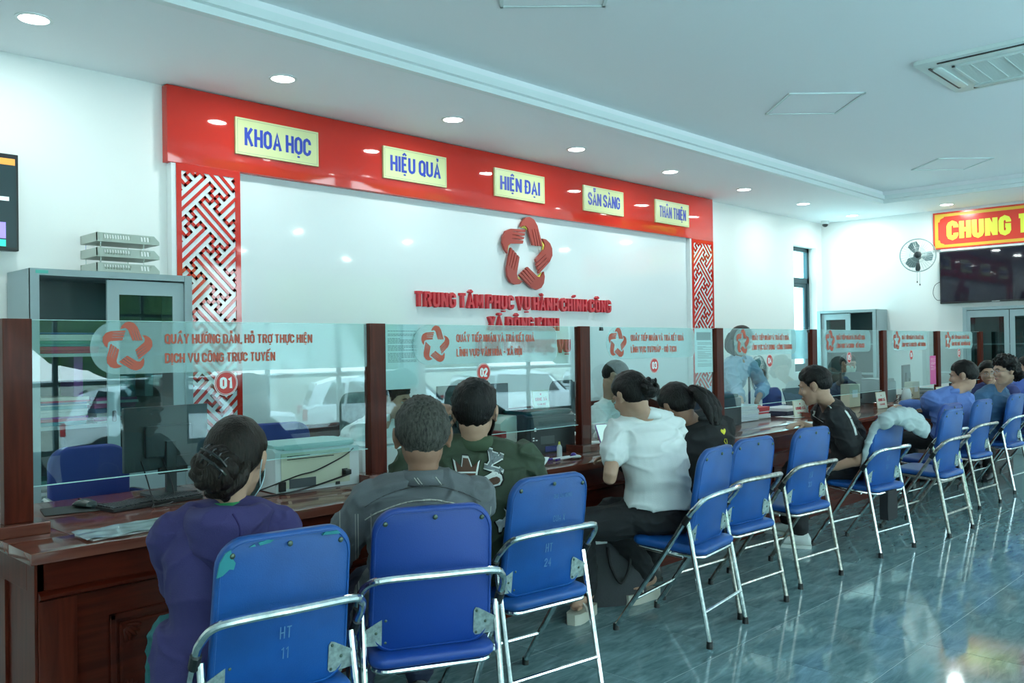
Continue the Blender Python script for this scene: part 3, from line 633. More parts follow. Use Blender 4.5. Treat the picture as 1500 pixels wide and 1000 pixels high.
box('maker_badge', mat('badge_metal', (.5, .55, .55), .3, .8), -.006, -.002, 3.52, 3.62, 1.978, 1.99, t); MB().tube([(.03, 4.29, 2.3), (.05, 4.38, 2.25), (.06, 4.41, 2.13), (.05, 4.36, 2.04), (.03, 4.29, 2.03)], .004, 6, 6).build('cable', BLACK, t)
box('wall_mount', GALV, .07, .11, 2.8, 3.5, 2.2, 2.5, t)
t = thing('red_banner', 'red banner with gold border and yellow capitals on the far wall', 'banner', (13.375, 0, 0))
BR = mat('banner_red', (.72, .05, .03), .22, spec=.6); BY = mat('banner_gold', (.80, .48, .05), .4); BT = mat('banner_yellow', (.82, .85, .08), .4)
MB().box(0, .03, 1.2, 4.40, 2.77, 3.30, .003).build('board', BR, t, None)
mb = MB(); mb.box(-.002, 0, 1.2, 4.37, 3.235, 3.275).box(-.002, 0, 1.2, 4.37, 2.79, 2.83).box(-.002, 0, 4.33, 4.375, 2.79, 3.275)
mb.prism([(4.375, 3.275), (4.25, 3.275), (4.25, 3.225), (4.30, 3.20), (4.31, 3.16), (4.375, 3.16)], -.003, 0, 'yz'); mb.prism([(4.375, 2.79), (4.25, 2.79), (4.25, 2.84), (4.30, 2.86), (4.31, 2.9), (4.375, 2.9)], -.003, 0, 'yz'); mb.build('gold_border', BY, t, None)
lettering('lettering', 'CHUNG TAY', BT, t, (-.001, 4.215, 2.905), (0, -1, 0), (0, 0, 1), .245, width=1.42, depth=.002, w=2.9, gap=3.4)
t = thing('curtain_strip', 'thin white light strip below the red banner', 'strip', (13.36, 0, 0)); box('strip', WHITE, 0, .05, 1.2, 4.30, 2.735, 2.762, t)
def fan_blade(mb, k, n, r0, r1):
    a = 2*PI*k/n; mb.T = Matrix.Rotation(a, 4, 'Y')
    prof = [(r0, -.02), (r1*.5, -.09), (r1*.9, -.085), (r1, -.01), (r1*.85, .05), (r1*.5, .04), (r0, .02)]
    A = [(x, .004+.25*z, z) for x, z in prof]; B = [(x, .007+.25*z, z) for x, z in prof]; mb.rings([[Vector(p) for p in A], [Vector(p) for p in B]])
def fan_head(t, m, R_, nb=3, n=36):
    for k in range(nb): mb = MB(); fan_blade(mb, k, nb, .03, R_*.86); mb.build('blade', m, t)
    mb = MB(); circ = lambda r, y: [V(r*math.cos(2*PI*q/40), y, r*math.sin(2*PI*q/40)) for q in range(41)]
    mb.tube(circ(R_, 0), .008, 6); mb.tube(circ(R_*.45, -.055), .0025, 5); mb.tube(circ(R_*.98, .02), .003, 5)
    for q in range(n):
        a = 2*PI*q/n; c, s = math.cos(a), math.sin(a); mb.tube([V(.045*c, -.075, .045*s), V(R_*.6*c, -.06, R_*.6*s), V(R_*c, 0, R_*s), V(R_*.6*c, .05, R_*.6*s), V(.06*c, .055, .06*s)], .0016, 3)
    tag(mb.build('guard', mat('fan_wire', (.38, .46, .46), .4, .5), t), kind='stuff'); MB().ell((0, -.05, 0), (.055, .03, .055)).build('hub', DARK, t); MB().ell((0, .09, 0), (.06, .08, .06)).build('motor', DARK, t)
FB = mat('fan_blade_grey', (.14, .22, .23), .35, alpha=.8)
t = thing('wall_fan', 'grey wall fan left of the large television', 'fan', (13.0, 4.49, 2.675), math.radians(-70)); fan_head(t, FB, .235)
mb = MB(); mb.tube([(0, .13, 0), (0, .2, -.03), (.0, .22, -.12)], .022, 8, 4); mb.ell((0, .2, -.16), (.035, .03, .07)); mb.build('bracket', DARK, t)
mb = MB(); mb.tube([(-.01, .2, -.22), (-.01, .2, -.36)], .0015, 4).tube([(.025, .2, -.22), (.025, .2, -.40)], .0015, 4).ell((-.01, .2, -.37), (.008, .008, .015)).ell((.025, .2, -.41), (.008, .008, .015)); mb.build('pull_cord', BLACK, t)
t = thing('standing_fan', 'standing fan behind the woman at counter 04', 'fan', (9.27, 5.0, 1.09), math.radians(5)); fan_head(t, mat('fan_blade_teal', (.10, .35, .37), .35, alpha=.8), .21)
MB().tube([(0, .12, 0), (0, .12, -1.06)], .013, 10).build('pole', DARK, t); MB().cyl((0, .12, -1.09), .17, .03, n=24, r2=.15).build('foot', DARK, t)

# ------------------------------------------------------------------ chairs
def make_chair(blue=BLUE, metal=CHROME):
    t = thing('folding_chair', 'x', 'chair'); t.scale = (.955, 1, 1)
    th = math.radians(9); Rb = Matrix.Translation((0, .12, .455)) @ Matrix.Rotation(th, 4, 'X')   # back leans away
    mb = MB(); mb.T = Rb
    prof = rrect(-.214, .214, 0, .475, [.075, .075, .085, .085], 7); prof = [(x*(1-.05*z/.475), z) for x, z in prof]
    ring = lambda y, s: [V(x*s, y-.05*(1-(x/.225)**2)*.35, .2375+(z-.2375)*(1-(1-s)*.9)) for x, z in prof]
    mb.rings([ring(-.016, .965), ring(-.010, 1.0), ring(.010, 1.0), ring(.016, .965)]); bk = mb.build('backrest', blue, t, 1.0)
    mb = MB(); mb.T = Rb; q = [V(x*.955, -.0165-.0175*(1-(x/.225)**2), .2375+(z-.2375)*.955) for x, z in prof]; mb.tube(q+[q[0]], .0028, 5, cap=False); mb.build('piping', blue, bk)
    for x, z in ((-.165, .43), (0, .445), (.165, .43), (-.195, .235), (.195, .235)):
        mb = MB(); mb.T = Rb; mb.ell((x, -.017-.0175*(1-(x/.225)**2), z), (.0085, .005, .0085), None, 10, 6); mb.build('screw', SCREW, bk)
    mb = MB(); pr2 = rrect(-.215, .215, .035, .43, [.05, .05, .07, .07], 6)
    mb.rings([[V(x*s, .2325+(y-.2325)*s, z+.02*(y-.035)/.4) for x, y in pr2] for s, z in ((.97, .42), (1, .427), (1, .443), (.97, .452), (.8, .456))]); mb.build('seat', blue, t, 1.0)
    mb = MB(); q = [V(x*.93, .2325+(y-.2325)*.93, .408+.02*(y-.035)/.4) for x, y in pr2]; mb.tube(q+[q[0]], .009, 8, cap=False); mb.build('seat_rim', metal, t)
    # band behind the back that runs on into the front legs
    ft = [V(-.235, .50, .02), V(-.24, .28, .335), V(-.248, .10, .60), V(-.246, .055, .655), V(-.225, .02, .695), V(-.17, -.008, .712), V(0, -.022, .716), V(.17, -.008, .712), V(.225, .02, .695), V(.246, .055, .655), V(.248, .10, .60), V(.24, .28, .335), V(.235, .50, .02)]
    MB().tube(ft, .0125, 10, 4).build('front_frame', metal, t)
    for s in (-1, 1):
        MB().tube([V(s*.232, .105, .585), V(s*.236, 0, .02)], .0118, 10).build('rear_leg', metal, t)
        MB().tube([V(s*.247, .118, .572), V(s*.2485, .090, .612)], .0165, 10).build('collar', BLACK, t)
        for y in (.50, .0): MB().cyl((s*.2355, y, 0), .0165, .034, n=12, r2=.0145).build('rubber_foot', BLACK, t)
        mb = MB(); mb.T = Rb @ Matrix.Translation((0, -.0225, .075)); mb.prism([(s*.148, .035), (s*.155, .045), (s*.165, .042), (s*.24, .0), (s*.24, -.045), (s*.155, -.05), (s*.148, -.04)], 0, .003, 'xz')
        bk2 = mb.build('bracket', GALV, t, None); mb = MB(); mb.T = Rb @ Matrix.Translation((0, -.024, .075))
        for x, z in ((.158, .034), (.158, -.04), (.19, -.005)): mb = MB(); mb.T = Rb @ Matrix.Translation((0, -.024, .075)); mb.ell((s*x, 0, z), (.005, .003, .005), None, 8, 5); mb.build('rivet', SCREW, bk2)
        MB().tube([V(s*.236, .13, .41), V(s*.22, .37, .43)], .007, 6).build('seat_link', metal, t)
    MB().tube([V(-.234, .022, .165), V(.234, .022, .165)], .008, 8).build('rear_stretcher', metal, t); MB().tube([V(-.238, .40, .165), V(.238, .40, .165)], .008, 8).build('front_stretcher', metal, t)
    return t
CH = make_chair(); CHR = make_chair(metal=RUST); CHV = make_chair(BLUE2)
CHK = mat('chalk_mark', (.10, .22, .40), .9)
def chair_mark(t, lines, z=.20, x=0, h=.035, m=CHK, w=1.0):
    for c in children(t):
        if c.name.startswith('backrest'):
            for k, l in enumerate(lines):
                o = lettering('handwriting', l, m, c, V(x, .12, .455), (1, 0, 0), (0, 0, 1), h, depth=.0006, w=w, gap=2.6, align='c')
                o.matrix_basis = Matrix.Translation((0, .12, .455)) @ Matrix.Rotation(math.radians(9), 4, 'X') @ Matrix.Translation((0, -.0355, z-.06*k)) @ Matrix.Translation((0, -.12, -.455))
chairs = [ # x, y, angle, proto, label, marks
 (1.295, 2.11, -9, CH, 'nearest blue folding chair with peeling corner, marked HT 11', ['HT', '11']),
 (1.80, 2.09, -27, CHV, 'blue folding chair behind the grey-haired man in the striped shirt', None),
 (2.55, 2.24, -8, CH, 'blue folding chair marked HT 24, behind the man in the green jacket', ['HT', '24']),
 (3.79, 2.23, 8, CH, 'blue folding chair behind the woman in the white polo', None),
 (4.28, 2.30, -4, CHR, 'blue folding chair tucked close behind the chair of the woman in white', None),
 (5.01, 2.315, -6, CHR, 'empty blue folding chair marked 33, behind the man in the black polo', ['HT', '33']),
 (6.05, 2.254, -7, CH, 'blue folding chair with a grey jacket hung over its back, marked HT 10', ['HT', '10']),
 (6.965, 2.13, -3, CHR, 'blue folding chair with rusty legs right of the jacket chair', None),
 (7.60, 2.34, -6, CHV, 'violet-tinged blue folding chair mostly hidden between two others', None),
 (8.26, 2.29, -5, CHR, 'blue folding chair behind the man in the light blue shirt', None),
 (9.30, 2.29, -4, CH, 'blue folding chair behind the woman in the teal shirt', None),
 (10.30, 2.33, -4, CH, 'blue folding chair at the right edge, last of the row', None)]
CHO = []
for x, y, a, p, lab, mk in chairs:
    o = copy_tree(p, (x, y, 0), math.radians(a), lab, 'blue folding chairs along the counter'); CHO.append(o)
    if mk: chair_mark(o, mk, z=.17)
def kill(o):
    for c in children(o): kill(c)
    bpy.data.objects.remove(o)
for p in (CH, CHR, CHV): kill(p)
chair_mark(CHO[2], ['GHE DA HONG'], z=.385, x=.05, h=.018, w=.7); chair_mark(CHO[2], ['CUA X'], z=.29, x=.04, h=.026, w=.8)
# worn paint at the top left corner of the nearest chair
for c in children(CHO[0]):
    if c.name.startswith('backrest'):
        mb = MB(); mb.T = Matrix.Translation((0, .12, .455)) @ Matrix.Rotation(math.radians(9), 4, 'X')
        P_ = [(-.207, .375), (-.19, .38), (-.172, .395), (-.16, .392), (-.155, .41), (-.165, .425), (-.17, .448), (-.185, .44), (-.2, .415)]
        PM = mat('peeled_green', (.02, .22, .25), .6); T_ = mb.T
        for P2, h0, h1 in ((P_, -.0262, -.0205), ([(-.09, .452), (-.06, .456), (-.05, .462), (-.07, .465), (-.095, .46)], -.034, -.03), ([(-.12, .45), (-.1, .45), (-.105, .457)], -.0302, -.028), ([(.1, .455), (.16, .452), (.15, .461), (.11, .463)], -.034, -.025)):
            mb = MB(); mb.T = T_; mb.prism(P2, h0, h1, 'xz'); mb.build('peeled_patch', PM, c, None)

# ------------------------------------------------------------------ outside the front windows (mirrored in the glass)
GZ = -.75
struct(box('ground_outside', mat('paving', (.55, .58, .57), .8, var=.12, vscale=3), -30, 60, -45, YF-.2, GZ-.2, GZ))
def car(label, loc, rz, col=(.80, .83, .84)):
    t = thing('car', label, 'car', loc, rz, 'cars parked outside the windows'); paint = mat('car_paint_%d' % int(col[0]*100), col, .18, coat=.6); gl = mat('car_window', (.02, .04, .05), .05, spec=.8)
    L = 2.1
    low = [(-L, .35), (-L-.03, .62), (-L+.05, .92), (-1.05, 1.0), (L-.25, 1.02), (L-.02, .95), (L+.05, .6), (L, .33)]
    def body(prof, w, tap):
        rs = []
        for y, s in ((-w, .94), (-w*.93, 1.0), (0, 1.0), (w*.93, 1.0), (w, .94)):
            rs.append([V(x*(.985 if abs(y) >= w else 1), y*(1-tap*max(0, (z-.95))), .3+(z-.3)*s) for x, z in prof])
        return MB().rings(rs)
    body(low, .88, 0).build('body', paint, t, .7)
    body([(-1.0, .96), (-.45, 1.50), (.2, 1.60), (1.35, 1.56), (1.85, 1.42), (2.02, .98)], .80, .28).build('roof', paint, t, .7)
    for s in (-1, 1):
        for a, c, e, g in ((-.72, -.38, .22, .16), (.28, .28, 1.18, 1.12), (1.24, 1.22, 1.72, 1.5)):
            y = s*.775; MB().prism([(a, 1.02), (c, 1.46), (g, 1.5), (e, 1.02)], min(y, y+s*.02), max(y, y+s*.02), 'xz').build('window', gl, t, None)
    mb = MB(); mb.prism([(1.93, 1.06), (1.80, 1.46), (1.83, 1.47), (1.99, 1.06)], -.62, .62, 'xz'); mb.build('rear_window', gl, t, None)
    mb = MB(); mb.prism([(-.98, 1.02), (-.5, 1.47), (-.55, 1.49), (-1.04, 1.02)], -.66, .66, 'xz'); mb.build('windscreen', gl, t, None)
    for x in (-1.35, 1.35):
        for s in (-1, 1):
            wh = MB().cyl((x, s*.90-.11, .33), .33, .22, 'y', 28).build('wheel', mat('tyre', (.02, .022, .024), .8), t); MB().cyl((x, s*.90-.115, .33), .20, .23, 'y', 20).build('rim', CHROME, wh)
    for s in (-1, 1): MB().box(L-.06, L+.035, s*.80-.10, s*.80+.06, .68, .92, .02).build('tail_light', mat('tail_red', (.5, .01, .015), .2), t); MB().box(-L-.01, -L+.12, s*.75-.12, s*.75+.1, .62, .76, .02).build('headlight', CLEAR, t)
    MB().box(L-.02, L+.045, -.25, .25, .45, .6).build('number_plate', WHITE, t, None); MB().box(L-.05, L+.06, -.86, .86, .33, .45, .02).build('bumper', DARK, t)
    return t
c0 = car('white car mirrored in the glass of counter 01, its red tail light showing', (7.9, -9.6, GZ), math.radians(205))
copy_tree(c0, (12.6, -8.9, GZ), math.radians(208), 'second white car mirrored at the right part of the glass of counter 01')
for k, (x, y, a) in enumerate(((17.6, -9.5, 200), (22.6, -9.8, 190), (27.8, -10, 185), (33, -10.2, 182))): copy_tree(c0, (x, y, GZ), math.radians(a), 'white car parked outside, mirrored in the far glass screens')
# leafy hedge and trees beyond the cars
def leaf_mat(name, a, c):
    m = mat(name, a, .8); n = m.node_tree; nz = n.nodes.new('ShaderNodeTexNoise'); nz.inputs['Scale'].default_value = 2.5; nz.inputs['Detail'].default_value = 8; r = n.nodes.new('ShaderNodeValToRGB')
    r.color_ramp.elements[0].position = .35; r.color_ramp.elements[1].position = .65; r.color_ramp.elements[0].color = (*a, 1); r.color_ramp.elements[1].color = (*c, 1); n.links.new(nz.outputs['Fac'], r.inputs[0]); n.links.new(r.outputs[0], n.nodes['Principled BSDF'].inputs['Base Color']); return m
LEAF = leaf_mat('foliage', (.02, .075, .03), (.10, .24, .06))
rnd = random.Random(5)
for k in range(7):
    t = thing('tree', 'broad green tree beyond the parked cars, mirrored in the glass', 'tree', (-10+11*k, -21+rnd.uniform(-1, 1), GZ), 0, 'trees outside the windows')
    mb = MB(); s = rnd.uniform(1.5, 1.9)
    for q in range(26):
        a = rnd.uniform(0, 2*PI); r_ = rnd.uniform(0, 2.0)*s; z = rnd.uniform(1.9, 4.3)*s; mb.ell((r_*math.cos(a), r_*math.sin(a), z), [rnd.uniform(.9, 1.5)*s]*3, None, 9, 7)
    for v in mb.bm.verts: v.co += noise.noise_vector(v.co*2.2)*.35
    mb.build('crown', LEAF, t, None); MB().tube([(0, 0, 0), (.1, .05, 1.2), (0, 0, 2.6)], [.2, .15, .1], 8, 3).build('trunk', mat('bark', (.12, .09, .06), .9), t)
fe = thing('boundary_wall', 'pale low boundary wall behind the parked cars', 'wall', (0, -14, GZ)); MB().box(-20, 50, -.1, .1, 0, 1.5).build('wall_body', mat('pale_render', (.55, .56, .48), .8), fe, None); MB().box(-20, 50, -.16, .16, 1.5, 1.58).build('coping', WHITE, fe, None)

# ================================================================== people
SKIN = mat('skin', (.44, .26, .18), .5, bump=.05, bscale=200, var=.08, vscale=14); SKIN2 = mat('skin_tanned', (.27, .14, .088), .5, bump=.05, bscale=200, var=.10, vscale=14)
HAIR = mat('black_hair', (.006, .0055, .0055), .42, bump=.6, bscale=60, stretch=(3, 3, .5), var=.5, vscale=50); HAIRBR = mat('dark_brown_hair', (.011, .007, .005), .45, bump=.6, bscale=60, stretch=(3, 3, .5), var=.6, vscale=40)
HAIRG = mat('grey_hair', (.050, .049, .042), .55, bump=.7, bscale=90, stretch=(2.5, 2.5, .6), var=.75, vscale=60)
for h_ in (HAIR, HAIRBR, HAIRG): h_.node_tree.nodes['Principled BSDF'].inputs['Specular IOR Level'].default_value = .22
def fabric(name, col, rough=.8, var=.07): return mat(name, col, rough, bump=.25, bscale=350, var=var, vscale=7)
def remesh(mb, vox, smooth_it=2):
    me = mb.mesh('tmp'); o = bpy.data.objects.new('tmp', me); COL.objects.link(o)
    m = o.modifiers.new('r', 'REMESH'); m.mode = 'VOXEL'; m.voxel_size = vox
    s = o.modifiers.new('s', 'SMOOTH'); s.factor = .5; s.iterations = smooth_it
    dg = bpy.context.evaluated_depsgraph_get(); me2 = bpy.data.meshes.new_from_object(o.evaluated_get(dg)); bpy.data.objects.remove(o); bpy.data.meshes.remove(me); return me2
def limb(mb, pts, rr, n=14, k=5, flat=None):
    """tapered limb with rounded ends through the joints"""
    P = crom([Vector(p) for p in pts], k); R_ = list(np.interp(np.linspace(0, len(pts)-1, len(P)), range(len(pts)), rr))
    d0 = (P[0]-P[1]).normalized(); d1 = (P[-1]-P[-2]).normalized(); a, b = P[0], P[-1]; ra, rb = R_[0], R_[-1]
    P = [a+d0*ra*.95, a+d0*ra*.7]+P+[b+d1*rb*.7, b+d1*rb*.95]; R_ = [ra*.3, ra*.72]+R_+[rb*.72, rb*.3]
    mb.rings(tube_rings(P, R_, n))
def sect(c, rt, fw, rx, ry, n=26, e=2.4):
    out = []
    for i in range(n):
        a = 2*PI*i/n; ca, sa = math.cos(a), math.sin(a)
        out.append(c+rt*(rx*math.copysign(abs(ca)**(2/e), ca))+fw*(ry*math.copysign(abs(sa)**(2/e), sa)))
    return out
def wrinkle(me, amp, f=9.0, seed=0, weight=None):
    nv = len(me.vertices); no = [v.normal.copy() for v in me.vertices]; so_ = Vector((seed*3.1, seed*1.7, seed*.9))
    for v, n_ in zip(me.vertices, no):
        p = v.co; q = Vector((p.x*f*.8, p.y*f*.8, p.z*f*1.5))+so_; w_ = noise.noise_vector(p*3+so_)*.9
        a = 1-abs(noise.noise(q+w_))*3.0; b2 = noise.noise(q*2.1+w_*2)
        v.co = p+n_*amp*((max(a, 0)**2-.35)+.35*b2)*(weight(p) if weight else 1)
def head_matrix(pos, yaw, pitch=0, roll=0):
    return Matrix.Translation(pos) @ Matrix.Rotation(math.radians(yaw-90), 4, 'Z') @ Matrix.Rotation(math.radians(pitch), 4, 'X') @ Matrix.Rotation(math.radians(roll), 4, 'Y')
def head_shape(mb, M_, s=1.0):
    M3 = M_.to_3x3()
    def E_(c, r): mb.ell(M_ @ (V(*c)*s), [q*s for q in r], M3, 18, 12)
    E_((0, -.012, .022), (.076, .096, .098)); E_((0, .022, -.02), (.066, .070, .085)); E_((0, .040, -.062), (.048, .048, .050)); E_((0, .066, -.092), (.026, .024, .022)); E_((0, -.02, -.045), (.060, .068, .06))
    E_((0, .078, .028), (.052, .014, .014)); E_((.036, .066, -.022), (.024, .022, .022)); E_((-.036, .066, -.022), (.024, .022, .022))
    mb.tube([M_ @ (V(0, .083, .02)*s), M_ @ (V(0, .098, -.012)*s), M_ @ (V(0, .106, -.024)*s)], [.007*s, .010*s, .012*s], 10, 3); E_((.011, .094, -.027), (.009, .010, .007)); E_((-.011, .094, -.027), (.009, .010, .007))
    E_((0, .086, -.055), (.022, .012, .007)); E_((0, .085, -.066), (.019, .012, .007))
    for k in (-1, 1):
        E_((k*.079, -.006, .0), (.008, .018, .030)); E_((k*.088, -.014, .008), (.0065, .020, .026)); E_((k*.082, -.002, -.024), (.007, .010, .013))
def face_shape(me, M_, s=1.0):
    Mi = M_.inverted()
    for v in me.vertices:
        p = (Mi @ v.co)/s
        if p.y > .03 and abs(p.x) < .07 and -.1 < p.z < .07:
            for k in (-1, 1):
                d = ((p.x-k*.031)/.015)**2+((p.z-.008)/.0085)**2
                if d < 5: v.co -= (M_.to_3x3() @ V(0, 1, 0))*.0065*s*math.exp(-d*.8)
        for k in (-1, 1):
            if abs(p.x) > .076:
                d = ((p.y+.004)/.010)**2+((p.z-.002)/.016)**2
                if d < 4: v.co -= (M_.to_3x3() @ V(k, 0, 0))*.005*s*math.exp(-d)
def hand_shape(mb, w_, d, up, curl=.5, s=1.0, side=1, spread=.12):
    """palm, four unequal fingers with knuckle bends and a thumb off the side; d = direction, up = back of hand"""
    d = d.normalized(); up = (up-d*up.dot(d)).normalized(); sd = d.cross(up)*side
    pr_ = [(0, .026, .020), (.03, .034, .017), (.06, .040, .015), (.085, .040, .013)]
    mb.rings([sect(w_+d*(t*s), sd, up, rx*s, ry*s, 14, 2.2) for t, rx, ry in pr_])
    for k, (x, L) in enumerate(((-.029, .072), (-.010, .080), (.010, .074), (.028, .058))):
        b0 = w_+d*(.075*s)+sd*(x*s); dd = (d+sd*(x*spread*20)).normalized(); pts = [b0]; a = 0
        for seg, f in enumerate((.42, .32, .26)):
            a += curl*(.6, 1.0, .7)[seg]; pts.append(pts[-1]+(dd*math.cos(a)-up*math.sin(a))*L*1.12*f*s)
        limb(mb, pts, [.0098*s, .0092*s, .0085*s, .0072*s], 9, 3)
    tb = w_+d*(.022*s)-sd*(.024*s); t1 = tb+(d*.55-sd*.75-up*.2).normalized()*.040*s; t2 = t1+(d*.9-sd*.25-up*.3).normalized()*.032*s; t3 = t2+(d*.95+sd*.1-up*.3).normalized()*.024*s
    limb(mb, [tb, t1, t2, t3], [.015*s, .0125*s, .0105*s, .0085*s], 9, 3)
def hair_cap(M_, s, line, th=.012, extra=None, n=56, m=40, rough=.004, seed=0, tuft=.0):
    """shell over the skull that dives inside the head below the hairline"""
    mb = MB(); rows = []
    for i in range(1, m):
        t = -PI/2+PI*i/m; row = []
        for j in range(n):
            a = 2*PI*j/n; d = V(math.cos(t)*math.cos(a), math.cos(t)*math.sin(a), math.sin(t)); p = V(d.x*.076, d.y*.096-.012, d.z*.098+.022)
            if p.z < .0: p = V(p.x*(1-.10*min(1, -p.z/.08)), p.y, p.z)
            h = line(p); k = max(0, min(1, (h+.004)/.016)); k = k*k*(3-2*k); tp = max(.25, min(1, h/.05))
            o_ = .0015+th*tp*(extra(p) if extra else 1)+rough*noise.noise(p*55+V(seed, 0, 0))+tuft*max(0, noise.noise(p*120+V(0, seed, 0)))
            row.append(M_ @ ((p+d*(o_*k-.016*(1-k)))*s))
        rows.append(row)
    return mb, rows
def short_line(front=.062, side=.012, back=-.072):
    def f(p):
        y = p.y
        z0 = np.interp(y, [-.10, -.06, -.034, -.02, .012, .018, .032, .048, .08], [back, back+.006, -.035, side, side, -.004, .006, front-.012, front])
        return p.z-float(z0)
    return f
def long_line(front=.066):
    def f(p): return p.z-float(np.interp(p.y, [-.10, -.05, -.02, .02, .04, .06, .085], [-.075, -.07, -.03, .004, .02, front-.015, front]))
    return f

def person(label, P):
    """P: world joints. sc = shoulder centre, hip, facing yaw of the chest (yaw), head (pos, yaw, pitch, roll)"""
    g = P.get('size', 1.0); wide = P.get('wide', 1.0); vox = P.get('vox', .0075); skin = P.get('skin', SKIN); fem = P.get('fem', False)
    hip = V(*P['hip']); scn = V(*P['sc']); yaw = math.radians(P['yaw']); root_loc = V(hip.x, hip.y, 0); hy = math.radians(P.get('hipyaw', P['yaw']))
    root = thing('person', label, 'person', root_loc, hy-PI/2, P.get('group')); W = root.matrix_basis.inverted() if False else (Matrix.Translation(root_loc) @ Matrix.Rotation(hy-PI/2, 4, 'Z')).inverted()
    L = lambda p: W @ Vector(p)
    fw = V(math.cos(yaw), math.sin(yaw), 0); rt = V(math.sin(yaw), -math.cos(yaw), 0); hf = V(math.cos(hy), math.sin(hy), 0); hr = V(math.sin(hy), -math.cos(hy), 0)
    hp = P['head']; hM = W @ head_matrix(V(*hp[0]), *hp[1:]); hs = P.get('hs', 1.0)*g
    hw = P['head']; HMw = head_matrix(V(*hp[0]), *hp[1:])
    neck_top = HMw @ V(0, -.025, -.07*hs); neck_base = scn+V(0, 0, .045*g)-fw*.01
    sw = P.get('sw', .185 if not fem else .165)*g; shL = scn-rt*sw+V(0, 0, -.012); shR = scn+rt*sw+V(0, 0, -.012)
    if 'shL' in P: shL = V(*P['shL'])
    if 'shR' in P: shR = V(*P['shR'])
    up = (scn-hip).normalized(); bulge = -fw*P.get('slump', .03)
    def spine(t): return hip.lerp(scn, t)+bulge*4*t*(1-t)
    def tors(mb, grow, t0=-.12, t1=1.0, top=True):
        tb = [(-.12, .150, .105), (0, .178, .125), (.15, .168, .122), (.32, .150, .110), (.55, .160, .115), (.78, .172, .112), (.92, .160, .095), (1.0, .125, .072), (1.07, .07, .052)]
        if fem: tb = [(-.12, .160, .110), (0, .182, .128), (.15, .165, .118), (.32, .138, .102), (.55, .145, .112), (.78, .155, .108), (.92, .145, .088), (1.0, .115, .066), (1.07, .062, .048)]
        rs = []
        for t, a, b2 in tb:
            if t < t0-1e-6: continue
            k = max(0, min(1, t)); f_ = hf.lerp(fw, k).normalized(); r_ = hr.lerp(rt, k).normalized(); c = spine(k) if 0 <= t <= 1 else (hip+up*(t*(scn-hip).length) if t < 0 else scn+V(0, 0, .045*g))
            u_ = (spine(min(k+.05, 1))-spine(max(k-.05, 0))).normalized(); f2 = (f_-u_*f_.dot(u_)).normalized()
            bel = P.get('belly', 0)*math.exp(-((t-.2)/.22)**2)
            rs.append(sect(L(c+f2*bel*.5), (W.to_3x3() @ r_), (W.to_3x3() @ f2), (a*wide+grow)*g, (b2*wide+grow+bel*.6)*g))
        mb.rings(rs)
        for s_ in (shL, shR): limb(mb, [L(neck_base+V(0, 0, -.005)), L((neck_base+s_)/2+V(0, 0, .012)-fw*.008), L(s_+V(0, 0, -.008))], [(.050+grow)*g, (.052+grow)*g, (.055+grow)*g], 14, 4)
    arms = {'L': (shL, V(*P['elL']), V(*P['wrL'])), 'R': (shR, V(*P['elR']), V(*P['wrR']))}
    legs = {}
    for s_, k in (('L', -1), ('R', 1)):
        hj = hip+hr*(k*.085*g); kn = V(*P['kn'+s_]); an = V(*P['an'+s_]); legs[s_] = (hj, kn, an)
    # --- body: one continuous skin mesh
    mb = MB(); tors(mb, -.012); head_shape(mb, hM, hs)
    limb(mb, [L(neck_base-V(0, 0, .03)), L((neck_base+neck_top)/2), L(neck_top)], [.060*g, .053*g if not fem else .047*g, .054*g if not fem else .048*g], 16, 4)
    af = (1.0 if not fem else .86)*P.get('armf', 1)
    for s_, k in (('L', -1), ('R', 1)):
        a, e, w_ = arms[s_]; limb(mb, [L(a), L(a.lerp(e, .5)), L(e), L(e.lerp(w_, .35)), L(w_)], [.048*g*af, .043*g*af, .036*g*af, .037*g*af, .026*g*af], 14, 5)
        hd = V(*P.get('hd'+s_, tuple(w_-e))); hu = V(*P.get('hu'+s_, (0, 0, 1))); R3 = W.to_3x3()
        hand_shape(mb, L(w_), R3 @ hd, R3 @ hu, P.get('curl'+s_, .45), .98*g*(.93 if fem else 1), k)
        hj, kn, an = legs[s_]; limb(mb, [L(hj), L(hj.lerp(kn, .5)), L(kn), L(kn.lerp(an, .4)), L(an)], [.070*g, .062*g, .047*g, .045*g, .033*g], 14, 4)
        td = V(*P.get('toe'+s_, tuple(hf))).normalized(); td.z = 0
        limb(mb, [L(an-td*.035+V(0, 0, -.03)), L(an+td*.05+V(0, 0, -.035)), L(an+td*.13+V(0, 0, -.05))], [.032*g, .030*g, .022*g], 12, 3)
        if P.get('barefoot'):
            sd = V(td.y, -td.x, 0)
            for q in range(5): b0 = an+td*(.13-.006*q)+sd*((q-2)*.017*-k)+V(0, 0, -.052); limb(mb, [L(b0), L(b0+td*(.035-.004*q))], [.011-.001*q, .009-.001*q], 8, 2)
    me = remesh(mb, vox); face_shape(me, hM, hs); me.materials.append(skin)
    for p_ in me.polygons: p_.use_smooth = True
    bo = bpy.data.objects.new('body', me); COL.objects.link(bo); bo.parent = root
